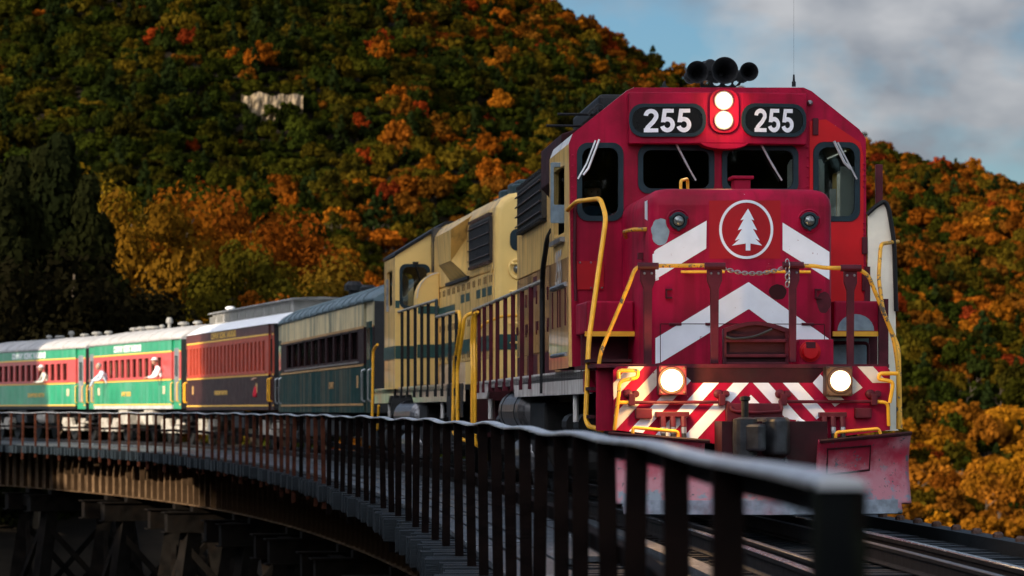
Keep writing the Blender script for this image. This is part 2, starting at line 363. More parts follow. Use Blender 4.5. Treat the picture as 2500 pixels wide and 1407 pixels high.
# ------------------------------------------------------------------ track centre line (x as a function of distance along the view)
TC = np.array([(-12, 3.05), (-4, 3.1), (5, 3.12), (14, 3.0), (23.3, 2.76), (32, 2.43), (36, 2.15), (46, 1.35), (51.7, .76), (60, -.3), (67.6, -1.28), (79, -3.0), (90, -4.85), (99, -6.85), (107.5, -9.0), (115.5, -11.4), (122.5, -13.9), (130, -17), (137.4, -20.4), (150, -27), (165, -36)])
_pf = np.polyfit((TC[:, 0] - 75) / 80, TC[:, 1], 6)
def tx(Y): return float(np.polyval(_pf, (Y - 75) / 80))
def th(Y): return math.atan2(-(tx(Y + .2) - tx(Y - .2)), .4)
def off(Y, d, z=0):
    a = th(Y); return Vector((tx(Y) + d * math.cos(a), Y + d * math.sin(a), z))
def march(y0, y1, step):
    """distances along the view whose points on the centre line are step apart"""
    out = [y0]; y = y0
    while y < y1: y += step * math.cos(th(y)); out.append(y)
    return out
HR = np.array([(4.6, .535), (5.5, .52), (9.67, .49), (14, .34), (20.3, .12), (30, -.5), (39.8, -1.22), (47.5, -2.0), (70, -4.62)])
_ph = np.polyfit((HR[:, 0] - 40) / 40, HR[:, 1], 4)
def rail_off(Y):
    """sideways distance of the handrail from the centre line"""
    a = 3.12
    if Y < 66:
        w = min(1, max(0, (66 - Y) / 22)); b = (tx(Y) - np.polyval(_ph, (Y - 40) / 40)) * math.cos(th(Y)); a = a * (1 - w) + b * w
    return -a
TIMBER = mat('tie_timber', (.007, .010, .0125), .5, var=.55, vscale=5, stretch=(.5, 6, 3), bump=.5, spec=.2, dirt=((.014, .024, .031), .5))
PLANK = mat('plank_timber', (.035, .042, .050), .38, var=.5, vscale=4, stretch=(5, .6, 3), bump=.6, spec=.6, chips=((.34, .38, .42), .60, 6), dirt=((.10, .12, .14), .5))
RAILSTEEL = mat('rail_steel', (.012, .009, .008), .6, .1, spec=.2, var=.3, vscale=4)
RAILTOP = mat('rail_head', (.42, .44, .47), .22, .95, var=.15, vscale=8)
RUST = mat('rusty_steel', (.060, .030, .020), .55, .15, var=.5, vscale=5, dirt=((.022, .018, .017), .8), spec=.4)
POSTM = mat('post_paint', (.004, .0022, .002), .7, var=.4, vscale=6, dirt=((.010, .005, .0035), .6), spec=.04)
POST_SUNLIT = mat('sunlit_post', (.045, .015, .009), .7, var=.4, vscale=6, dirt=((.11, .036, .018), .6), spec=.05)  # rusty brown with the sunlight on the far posts put into its colour
CAPM = mat('rail_cap', (.60, .61, .63), .32, .6, var=.2, vscale=7, dirt=((.30, .27, .25), .35))
GIRD = mat('girder_steel', (.12, .075, .042), .75, 0, var=.45, vscale=3, streak=((.03, .018, .010), .75, 3.5), spec=.04)
TOWER = mat('tower_steel', (.006, .005, .0042), .8, 0, var=.5, vscale=2.5, dirt=((.016, .009, .005), .4), spec=.04)
ENDPOST = mat('end_post_paint', (.003, .0035, .004), .7, var=.3, vscale=5, streak=((.014, .016, .006), .8, 9), spec=.04)
def ribbon(prof, y0, y1, d, step=1.5, z=0):
    """sweeps a closed cross-section (sideways, up) along the track; d sideways offset, number or function"""
    ys = march(y0, y1, step); b = MB(); n = len(prof); m = len(ys); vs = []
    for y in ys:
        dd = d(y) if callable(d) else d
        for (u, w) in prof: vs.append(off(y, dd + u, z + w))
    fs = [(i * n + k, i * n + (k + 1) % n, (i + 1) * n + (k + 1) % n, (i + 1) * n + k) for i in range(m - 1) for k in range(n)]
    fs += [tuple(range(n)), tuple(range((m - 1) * n, m * n))]
    return b.add(vs, fs)
def railway():
    t = empty('railway_track', (tx(30), 30, -.18)); tag(t, 'curved single railway track with guard rails on timber ties across the bridge', 'railway track')
    inv = Matrix.Translation(-t.location)
    def part(name, b, m, **k):
        o = b.build(name, m, t, **k); o.matrix_parent_inverse = inv; return o
    for d in (-.755, .755):
        foot = [(-.07, -.17), (.07, -.17), (.07, -.155), (.012, -.14), (.012, -.045), (.036, -.035), (.036, -.006), (-.036, -.006), (-.036, -.035), (-.012, -.045), (-.012, -.14), (-.07, -.155)]
        r = part('rail', ribbon(foot, 8, 158, d, 1.2), RAILSTEEL)
        h = ribbon([(-.034, -.004), (-.026, .004), (.026, .004), (.034, -.004)], 8, 158, d, 1.2).build('running_surface', RAILTOP, r); h.matrix_parent_inverse = Matrix()
    for d in (-.48, .48):
        foot = [(-.065, -.17), (.065, -.17), (.065, -.16), (.011, -.145), (.011, -.06), (.033, -.05), (.033, -.025), (-.033, -.025), (-.033, -.05), (-.011, -.06), (-.011, -.145), (-.065, -.16)]
        r = part('guard_rail', ribbon(foot, 8, 158, d, 1.2), RAILSTEEL)
        ribbon([(-.030, -.023), (-.024, -.018), (.024, -.018), (.030, -.023)], 8, 158, d, 1.2).build('running_surface', mat('dull_rail_head', (.10, .10, .11), .4, .7, var=.3, vscale=8), r).matrix_parent_inverse = Matrix()
    # ties: each one its own piece, the left ends carry the walkway
    tm = MB().box(-3.22, 2.12, -.125, .125, -.25, 0).mesh('tie'); tm.materials.append(TIMBER)
    pm = MB().box(-.17, .17, -.09, .09, .001, .014)
    pm = pm.mesh('tie_plate'); pm.materials.append(RAILSTEEL)
    for i, y in enumerate(march(16, 156, .5)):
        if i >= 290: break
        o = put('tie', tm, None, t); o.matrix_parent_inverse = inv
        p = off(y, random.uniform(-.10, .07), -.176 + random.uniform(-.012, .006)); o.location = p; o.rotation_euler = (0, 0, th(y) + random.uniform(-.012, .012)); o.scale = (1, random.uniform(.9, 1.15), random.uniform(.95, 1.1))
        if y < 62:
            for d in (-.755, .755): q = put('tie_plate', pm, None, o); q.location = (d, 0, 0)
    return t
TRACK = railway()
def bridge():
    t = empty('railway_bridge', (tx(60), 60, -.45)); tag(t, 'dark steel trestle bridge curving under the train with girders on braced towers', 'bridge')
    inv = Matrix.Translation(-t.location)
    def part(name, b, m, parent=t, **k):
        o = b.build(name, m, parent, **k); o.matrix_parent_inverse = inv if parent is t else Matrix(); return o
    # walkway planks on the left tie ends
    for row, d in enumerate((-2.72, -2.44, -2.16, -1.88, -1.60)):
        ys = march(14 + row * .7, 152, 4.2)
        for a, b_ in zip(ys[:-1], ys[1:]):
            if random.random() < .04: continue
            dz = random.uniform(-.006, .010); w = random.uniform(.115, .13)
            dd = (lambda y, d=d: d) if a > 60 else (lambda y, d=d: max(d, rail_off(y) + .25 + .28 * (d + 2.72) / .28))
            part('walkway_plank', ribbon([(-w, .002), (w, .002), (w, .05), (-w, .05)], a + .02, b_ - .35, dd, 2.1, z=-.17 + dz), PLANK)
    # guard timber with bolt heads along both edges of the deck
    g = part('guard_timber', ribbon([(-.1, -.02), (.1, -.02), (.1, .13), (-.1, .13)], 16, 154, 2.0, 2.0, z=-.19), TIMBER)
    bm = MB().lathe([(.05, 0), (.05, .03), (.03, .05)], (0, 0, 0), 'z', 8).mesh('bolt'); bm.materials.append(RUST)
    for y in march(18, 60, .5)[::2]:
        o = put('bolt', bm, None, g); o.location = off(y, 2.0, -.06)
    part('guard_timber', ribbon([(-.08, 0), (.08, 0), (.08, .10), (-.08, .10)], 16, 154, -1.30, 2.0, z=-.172), PLANK)
    # plate girders with stiffeners
    for d in (-1.25, 1.25):
        gi = part('girder', ribbon([(-.012, -1.36), (.012, -1.36), (.012, 0), (-.012, 0)], 34, 152, d, 3, z=-.46), GIRD)
        part('girder_flange', ribbon([(-.19, 0), (.19, 0), (.19, .03), (-.19, .03)], 34, 152, d, 3, z=-.49), GIRD)
        part('girder_flange', ribbon([(-.19, 0), (.19, 0), (.19, .03), (-.19, .03)], 34, 152, d, 3, z=-1.85), GIRD)
        sm = MB().box(-.17, .17, -.012, .012, -1.34, 0).mesh('stiffener'); sm.materials.append(GIRD)
        for y in march(36, 150, 1.05):
            o = put('stiffener', sm, None, gi); o.location = off(y, d, -.49); o.rotation_euler = (0, 0, th(y))
    # towers
    for Y in (52, 63, 74, 85, 96, 107, 118, 129):
        a = th(Y); M = Matrix.Translation(off(Y, 0, 0)) @ Matrix.Rotation(a, 4, 'Z')
        tw = empty('tower'); tw.parent = t; tw.matrix_parent_inverse = inv; tw.matrix_world = M; tw.matrix_basis = M
        def sub(name, b, m=TOWER): o = b.build(name, m, tw); return o
        for k in (-1, 1):
            sub('cap_beam', MB().box(-2.3, 2.3, k * 1.6 - .26, k * 1.6 + .26, -2.62, -2.06).box(-2.4, 2.4, k * 1.6 - .32, k * 1.6 + .32, -2.66, -2.625).box(-2.4, 2.4, k * 1.6 - .32, k * 1.6 + .32, -2.055, -2.02))
            for s in (-1.25, 1.25): sub('bearing', MB().box(s - .25, s + .25, k * 1.6 - .25, k * 1.6 + .25, -2.015, -1.86))
            for s in (-1, 1):
                sub('tower_leg', MB().bar((s * 1.5, k * 1.6, -2.66), (s * 3.6, k * 2.4, -17), .42, .5))
            sub('cross_brace', MB().bar((-1.7, k * 1.65 - .1, -3.1), (2.4, k * 1.9 - .1, -7.6), .16, .2)); sub('cross_brace', MB().bar((1.7, k * 1.65 + .1, -3.1), (-2.4, k * 1.9 + .1, -7.6), .16, .2))
            sub('strut', MB().bar((-2.4, k * 1.9, -7.7), (2.4, k * 1.9, -7.7), .26, .34))
        for s in (-1, 1):
            sub('cross_brace', MB().bar((s * 1.6 - .1, -1.6, -3.0), (s * 2.3 - .1, 1.9, -7.4), .16, .2)); sub('cross_brace', MB().bar((s * 1.6 + .1, 1.6, -3.0), (s * 2.3 + .1, -1.9, -7.4), .16, .2))
            sub('strut', MB().bar((s * 1.6, -1.4, -2.3), (s * 1.6, 1.4, -2.3), .3, .44))
    return t
BRIDGE = bridge()
def handrail():
    t = empty('bridge_handrail', (tx(30) - 2.9, 30, -.3)); tag(t, 'long dark brown steel handrail along the left edge of the bridge walkway', 'handrail')
    inv = Matrix.Translation(-t.location)
    P = lambda y, z, du=0: off(y, rail_off(y) + du, z)
    ys = [y + (random.uniform(-.09, .09) if y > 12 else 0) for y in march(7.9, 150, 1.86)]
    pm = MB().box(-.037, .037, -.030, .030, -1.62, -.0).mesh('post'); pm.materials.append(POSTM); pr = pm.copy(); pr.materials[0] = POST_SUNLIT
    ztop = lambda y: .982 + min(1, y / 25) * (.012 * math.sin(y * 1.3) + .008 * math.sin(y * .53 + 1)) + (.05 if y > 90 else .05 * y / 90)
    for y in ys:
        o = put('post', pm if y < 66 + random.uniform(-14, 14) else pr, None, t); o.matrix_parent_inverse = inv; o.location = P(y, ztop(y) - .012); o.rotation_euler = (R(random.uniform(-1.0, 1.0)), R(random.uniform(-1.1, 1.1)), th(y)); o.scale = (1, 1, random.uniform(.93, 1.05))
    o = MB().box(-.044, .044, -.04, .04, -2.0, 0).build('end_post', ENDPOST, t, bevel=.008); o.matrix_parent_inverse = inv; o.location = P(5.5, .985); o['label'] = 'thick near end post with flaking greenish paint'
    yy = [5.45] + march(5.6, 150, .62)
    def strip(name, prof, zf, m, du=0):
        b = MB(); n = len(prof); vs = [P(y, zf(y) + w, du + u) for y in yy for (u, w) in prof]
        fs = [(i * n + k, i * n + (k + 1) % n, (i + 1) * n + (k + 1) % n, (i + 1) * n + k) for i in range(len(yy) - 1) for k in range(n)] + [tuple(range(n)), tuple(range((len(yy) - 1) * n, len(yy) * n))]
        o = b.add(vs, fs).build(name, m, t); o.matrix_parent_inverse = inv; return o
    strip('top_rail', [(-.040, -.010), (.040, -.010), (.040, .0), (.026, .009), (-.026, .009), (-.040, 0)], ztop, CAPM)
    strip('top_rail_web', [(.028, -.075), (.036, -.075), (.036, -.012), (.028, -.012)], ztop, POSTM)
    zm = lambda y: .52 + .012 * math.sin(y * 1.1)
    strip('middle_rail', [(.048, -.035), (.056, -.035), (.056, .03), (.11, .03), (.11, .038), (.048, .038)], zm, POSTM)
    return t
handrail()
# ------------------------------------------------------------------ paint
RED = mat('cab_red_paint', (.35, .003, .034), .5, var=.22, vscale=2.2, streak=((.20, .004, .018), .65, 7), chips=((.50, .36, .36), .70, 17), spec=.14, dirt=((.13, .006, .014), .55), bump=.15)
RED2 = mat('fresh_red_paint', (.52, .002, .006), .45, var=.08, vscale=2.5, chips=((.6, .5, .45), .75, 26), spec=.25)
REDP = mat('emblem_red', (.36, .003, .008), .45, var=.08, spec=.25)
MAROON = mat('maroon_paint', (.070, .005, .012), .5, spec=.25, var=.3, vscale=5, chips=((.16, .08, .07), .70, 22))
MAROOND = mat('dark_maroon', (.034, .004, .006), .6, spec=.2, var=.35, vscale=4, dirt=((.020, .013, .010), .6))
WHITE = mat('white_stripe', (.80, .82, .87), .45, var=.06, vscale=3, chips=((.24, .06, .06), .665, 13))
STAIN = mat('rusty_white_stripe', (.60, .55, .46), .5, var=.12, vscale=4, dirt=((.30, .16, .07), .55), chips=((.22, .07, .04), .66, 14))
YELLOW = mat('yellow_paint', (.86, .42, .018), .4, var=.1, vscale=6, chips=((.05, .04, .03), .66, 16))
YELLOWW = mat('worn_yellow_paint', (.74, .36, .02), .45, var=.2, vscale=6, chips=((.10, .08, .06), .55, 13))
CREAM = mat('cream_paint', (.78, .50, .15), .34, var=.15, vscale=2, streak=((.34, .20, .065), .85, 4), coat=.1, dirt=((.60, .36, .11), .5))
CREAMF = mat('cream_front_paint', (.80, .53, .16), .42, var=.06, vscale=1.5)
TAN = mat('tan_side_reflection', (.42, .23, .085), .30, var=.3, vscale=2, streak=((.085, .030, .016), .95, 3.6), coat=.25, dirt=((.34, .21, .09), .45))  # tan puts the warm reflection of sunlit trees into the side colour
PALE = mat('pale_sill_paint', (.56, .54, .51), .5, var=.15, vscale=4, streak=((.20, .11, .09), .6, 11))
PINKSILL = mat('pinkish_sill_paint', (.58, .44, .30), .35, var=.2, vscale=3, streak=((.42, .17, .13), .6, 6), coat=.3)
GREENP = mat('green_stripe', (.008, .060, .052), .4, var=.15)
TEAL = mat('window_rubber', (.008, .022, .030), .55, var=.2, spec=.25)
BLACK = mat('black_steel', (.006, .006, .007), .55, spec=.3, var=.3, vscale=6)
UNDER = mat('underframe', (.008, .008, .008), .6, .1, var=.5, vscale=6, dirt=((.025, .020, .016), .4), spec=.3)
STEEL = mat('worn_steel', (.30, .30, .31), .35, .8, var=.25, vscale=8, dirt=((.08, .06, .05), .5))
TANK = mat('tank_steel', (.20, .20, .21), .28, .75, var=.3, vscale=5, stretch=(1, 8, 1), dirt=((.06, .045, .035), .5))
GRILLE = mat('grille_mesh', (.030, .024, .018), .55, .2, var=.35, vscale=14)
PRIMER = mat('primer_patch', (.20, .27, .32), .7, var=.2, vscale=9)
PLOWM_ = mat('plow_paint', (.30, .010, .035), .45, var=.2, vscale=3, dirt=((.46, .22, .25), .9), chips=((.09, .10, .12), .585, 6))
PLOWE = mat('plow_edge', (.22, .25, .30), .45, .2, var=.4, vscale=6, dirt=((.34, .07, .09), .6))
ROOFP = mat('pale_roof_trim', (.60, .60, .60), .5, var=.12, streak=((.3, .3, .3), .4, 6))
RUBBER = mat('hose_rubber', (.014, .015, .016), .5)
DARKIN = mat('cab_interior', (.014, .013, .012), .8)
SIDECREAM = mat('mottled_cream_panel', (.86, .80, .64), .4, var=.08, vscale=4, dirt=((.66, .66, .52), .5))
CURTAIN = mat('curtain_cloth', (.50, .40, .27), .85, var=.15, vscale=5)
def glass_mat():
    m = bpy.data.materials.new('window_glass'); m.use_nodes = True; N = m.node_tree.nodes; L = m.node_tree.links; N.remove(N['Principled BSDF'])
    t = N.new('ShaderNodeBsdfTransparent'); t.inputs[0].default_value = (.62, .66, .64, 1); g = N.new('ShaderNodeBsdfGlossy'); g.inputs['Roughness'].default_value = .02
    f = N.new('ShaderNodeFresnel'); f.inputs[0].default_value = 1.5; mx = N.new('ShaderNodeMixShader')
    k = N.new('ShaderNodeMath'); k.operation = 'MULTIPLY'; k.inputs[1].default_value = 1.5; L.new(f.outputs[0], k.inputs[0]); L.new(k.outputs[0], mx.inputs[0]); L.new(t.outputs[0], mx.inputs[1]); L.new(g.outputs[0], mx.inputs[2]); L.new(mx.outputs[0], N['Material Output'].inputs[0]); return m
GLASS = glass_mat()
def lamp_mat(name, col, st):
    m = bpy.data.materials.new(name); m.use_nodes = True; p = m.node_tree.nodes['Principled BSDF']; p.inputs['Emission Color'].default_value = (*col, 1); p.inputs['Emission Strength'].default_value = st; p.inputs['Base Color'].default_value = (.8, .8, .8, 1); return m
LAMP = lamp_mat('lit_headlight', (1, .80, .50), 14); LAMPR = lamp_mat('lit_reflector', (1, .62, .26), 1.6)
def tess(outer, holes=()):
    from mathutils.geometry import tessellate_polygon
    polys = [[Vector((p[0], p[1], 0)) for p in q] for q in [outer, *holes]]
    return [p for q in polys for p in q], tessellate_polygon(polys)
def plate(b, outer, holes, a, c, axis='y'):
    """flat plate with window openings, from a to c along axis"""
    m = {'y': lambda p, t: (p[0], t, p[1]), 'x': lambda p, t: (t, p[0], p[1]), 'z': lambda p, t: (p[0], p[1], t)}[axis]
    pts, tri = tess(outer, holes); n = len(pts)
    vs = [m(p, a) for p in pts] + [m(p, c) for p in pts]; fs = [tuple(t) for t in tri] + [tuple(i + n for i in reversed(t)) for t in tri]
    k = 0
    for q in [outer, *holes]:
        for i in range(len(q)):
            j = (i + 1) % len(q); fs.append((k + i, k + j, k + j + n, k + i + n))
        k += len(q)
    return b.add(vs, fs)
def text_mesh(s, size, bold=.0, depth=.003, spacing=1.0, xscale=1.0, word=1.0, align='CENTER'):
    c = bpy.data.curves.new('lettering', 'FONT'); c.body = s; c.size = size; c.offset = bold; c.extrude = depth; c.align_x = align; c.align_y = 'CENTER'; c.space_character = spacing; c.space_word = word; c.resolution_u = 4
    o = bpy.data.objects.new('lettering', c); COL.objects.link(o); bpy.context.view_layer.update()
    me = bpy.data.meshes.new_from_object(o.evaluated_get(bpy.context.evaluated_depsgraph_get())); me.materials.clear()
    bpy.data.objects.remove(o); bpy.data.curves.remove(c)
    if xscale != 1: me.transform(Matrix.Diagonal((xscale, 1, 1, 1)))
    return me
def digits_mesh(s, h, wide=1.0):
    """bold grotesque figures 2 and 5 in the x-z plane, centred, facing -y"""
    b = MB(); x0 = 0; st = .185; adv = .70
    def ribbon2(pts, w, y):
        L_, R_ = [], []
        for i, p in enumerate(pts):
            a = Vector(pts[max(i - 1, 0)]); c = Vector(pts[min(i + 1, len(pts) - 1)]); t = (c - a).normalized(); n = Vector((-t.y, t.x)) * w / 2
            L_.append(Vector(p) + n); R_.append(Vector(p) - n)
        q = [(u[0], y, u[1]) for u in L_] + [(u[0], y, u[1]) for u in R_]; n_ = len(pts)
        b.add([((X + x0 - off0) * h * wide, yy, (Z - .5) * h) for X, yy, Z in q], [(i, i + 1, n_ + i + 1, n_ + i) for i in range(n_ - 1)])
    off0 = (adv * (len(s) - 1) + .62) / 2
    def poly(pts, y): b.poly([((X + x0 - off0) * h * wide, y, (Z - .5) * h) for X, Z in pts])
    for ch in s:
        if ch == '2':
            arc = [(.31 + .222 * math.cos(R(a)), .70 + .208 * math.sin(R(a))) for a in range(178, -40, -9)]
            ribbon2(arc + [(.40, .44), (.26, .31), (.16, .20), (.11, .10)], st, 0); poly([(0, 0), (.62, 0), (.62, .165), (.0, .165)], -.0006)
        else:
            poly([(.12, .835), (.575, .835), (.575, 1.0), (.12, 1.0)], -.0006); poly([(.115, 1.0), (.035, .43), (.21, .43), (.27, .835), (.27, 1.0)], -.0003)
            ribbon2([(.305 + .225 * math.cos(R(a)), .325 + .235 * math.sin(R(a))) for a in range(142, -172, -9)], st, 0)
        x0 += adv
    return b.mesh('figures')
def plow_mat():
    """red blade scoured to pale pink low down, bare grey steel along the bottom, pitted all over"""
    m = mat('plow_paint', (.30, .006, .026), .45, var=.2, vscale=3, spec=.25); nt = m.node_tree; N = nt.nodes; L = nt.links; p = N['Principled BSDF']
    base = p.inputs['Base Color'].links[0].from_socket; tc = N.new('ShaderNodeTexCoord'); sx = N.new('ShaderNodeSeparateXYZ'); L.new(tc.outputs['Object'], sx.inputs[0])
    def nz(s, d=6, r=.65):
        n = N.new('ShaderNodeTexNoise'); n.inputs['Scale'].default_value = s; n.inputs['Detail'].default_value = d; n.inputs['Roughness'].default_value = r; L.new(tc.outputs['Object'], n.inputs['Vector']); return n.outputs[0]
    def step(v, a, c):
        r = N.new('ShaderNodeMapRange'); r.interpolation_type = 'SMOOTHSTEP'; r.inputs[1].default_value = a; r.inputs[2].default_value = c; L.new(v, r.inputs[0]); return r.outputs[0]
    def mixc(f, a, c):
        x = N.new('ShaderNodeMix'); x.data_type = 'RGBA'; L.new(f, x.inputs[0]); L.new(a, x.inputs[6]); x.inputs[7].default_value = (*c, 1); return x.outputs[2]
    def zmix(noise_, k, off_):
        a = N.new('ShaderNodeMath'); a.operation = 'MULTIPLY_ADD'; a.inputs[1].default_value = k; a.inputs[2].default_value = off_; L.new(noise_, a.inputs[0])
        b = N.new('ShaderNodeMath'); b.operation = 'SUBTRACT'; L.new(a.outputs[0], b.inputs[0]); L.new(sx.outputs['Z'], b.inputs[1]); return b.outputs[0]
    c = mixc(step(zmix(nz(3.5), 1.0, .10), -.06, .22), base, (.36, .135, .160))
    c = mixc(step(zmix(nz(6), 1.0, -.22), -.04, .06), c, (.15, .185, .22))
    c = mixc(step(nz(22, 8, .7), .60, .63), c, (.06, .055, .06))
    L.new(c, p.inputs['Base Color']); return m
PLOWM = plow_mat()
def clip(poly, region):
    """cuts a polygon to a convex counter-clockwise region"""
    out = poly
    for i in range(len(region)):
        a, b = region[i], region[(i + 1) % len(region)]; ins = lambda p: (b[0] - a[0]) * (p[1] - a[1]) - (b[1] - a[1]) * (p[0] - a[0]) >= -1e-9
        src, out = out, []
        for k in range(len(src)):
            p, q = src[k], src[(k + 1) % len(src)]
            if ins(p): out.append(p)
            if ins(p) != ins(q):
                d = (b[0] - a[0]) * (q[1] - p[1]) - (b[1] - a[1]) * (q[0] - p[0])
                t = ((b[0] - a[0]) * (a[1] - p[1]) - (b[1] - a[1]) * (a[0] - p[0])) / d; out.append((p[0] + (q[0] - p[0]) * t, p[1] + (q[1] - p[1]) * t))
        if not out: return []
    return out
class Frame:
    """body frame of a vehicle: x right, y to the rear (away from the camera), z up from the rail; read() turns a spot measured
    in the photograph on a known plane of the body into body coordinates"""
    def __init__(s, ox, oy, rz): s.o = Vector((ox, oy)); s.rz = rz; s.ex = Vector((math.cos(rz), math.sin(rz))); s.ey = Vector((-math.sin(rz), math.cos(rz)))
    def on_y(s, px, py, y):
        d = Vector(((px - 1250) / F, 1)); t = (y + s.o.dot(s.ey)) / d.dot(s.ey); p = d * t - s.o; return (p.dot(s.ex), HC + (HY - py) / F * t)
    def on_x(s, px, py, x):
        d = Vector(((px - 1250) / F, 1)); t = (x + s.o.dot(s.ex)) / d.dot(s.ex); p = d * t - s.o; return (p.dot(s.ey), HC + (HY - py) / F * t)
    def p3(s, px, py, y): x, z = s.on_y(px, py, y); return Vector((x, y, z))
    def q3(s, px, py, x): y, z = s.on_x(px, py, x); return Vector((x, y, z))
A = Frame(2.164, 35.78, R(4.6))
def rr_px(fr, x0, x1, y0, y1, r, yl, n=5):
    (a, c), (b, d) = fr.on_y(x0, y1, yl), fr.on_y(x1, y0, yl); return rrect(a, b, c, d, r, n)
def scale_ring(pts, g):
    cx = sum(p[0] for p in pts) / len(pts); cz = sum(p[1] for p in pts) / len(pts); out = []
    x0, x1 = min(p[0] for p in pts), max(p[0] for p in pts); z0, z1 = min(p[1] for p in pts), max(p[1] for p in pts)
    return [(cx + (p[0] - cx) * ((x1 - x0) / 2 + g) / ((x1 - x0) / 2), cz + (p[1] - cz) * ((z1 - z0) / 2 + g) / ((z1 - z0) / 2)) for p in pts]
def window(parent, pts, yl, gasket=.042, label=None):
    """rubber-framed pane set in a wall whose face is at yl"""
    f = MB().ring(scale_ring(pts, .012), scale_ring(pts, -gasket), yl - .022, yl + .045).build('window', TEAL, parent, smooth=False)
    plate(MB(), scale_ring(pts, -gasket + .004), [], yl + .016, yl + .022).build('pane', GLASS, f); return f
def truck(parent, yc, mname='truck', wb=2.74, xo=1.13):
    t = empty(mname); t.parent = parent; t.location = (0, yc, 0)
    for s in (-1, 1):
        b = MB(); b.prism([(-wb / 2 - .55, .62), (-wb / 2 - .45, .86), (-.75, .90), (-.5, .62), (.5, .62), (.75, .90), (wb / 2 + .45, .86), (wb / 2 + .55, .62), (wb / 2 + .2, .55), (.6, .40), (-.6, .40), (-wb / 2 - .2, .55)], s * xo - .09, s * xo + .09, 'x'); b.build('side_frame', UNDER, t, bevel=.015)
        for e in (-1, 1):
            w = MB().lathe([(.50, -.07), (.535, -.05), (.50, .06), (.44, .07), (.40, .03), (.14, .03), (.12, .08)] if s > 0 else [(.12, -.08), (.14, -.03), (.40, -.03), (.44, -.07), (.50, -.06), (.535, .05), (.50, .07)], (s * .76, e * wb / 2, .52), 'x', 22).build('wheel', UNDER, t)
            MB().lathe([(.17, 0), (.19, s * .04), (.19, s * .17), (.13, s * .20)], (s * (xo + .09), e * wb / 2, .56), 'x', 14).box(s * xo - .08, s * xo + .14 * s + .02, e * wb / 2 - .22, e * wb / 2 + .22, .42, .78).build('journal_box', UNDER, t)
            MB().lathe([(.10, 0), (.115, .03), (.09, .06), (.115, .09), (.09, .12), (.115, .15), (.09, .18), (.10, .21)], (s * (xo + .03), e * .42, .42), 'z', 10).build('spring', UNDER, t)
            MB().tube([(s * (xo + .16), e * .95, .95), (s * (xo + .16), e * .40, .95)], .12, 12).tube([(s * (xo + .16), e * .40, .95), (s * (xo + .16), e * .25, .95)], .03, 6).build('brake_cylinder', UNDER, t)
    MB().box(-1.0, 1.0, -.25, .25, .55, 1.0).build('bolster', UNDER, t)
    for e in (-1, 1): MB().tube([(-.8, e * wb / 2, .52), (.8, e * wb / 2, .52)], .09, 10).build('axle', UNDER, t)
    return t
def lamp_glow(parent, x, y, z, watts):
    """the light a lit headlight throws on what is around it"""
    l = bpy.data.lights.new('headlight_glow', 'POINT'); l.energy = watts; l.color = (1, .58, .22); l.shadow_soft_size = .06
    o = bpy.data.objects.new('headlight_glow', l); COL.objects.link(o); o.parent = parent; o.location = (x, y, z)
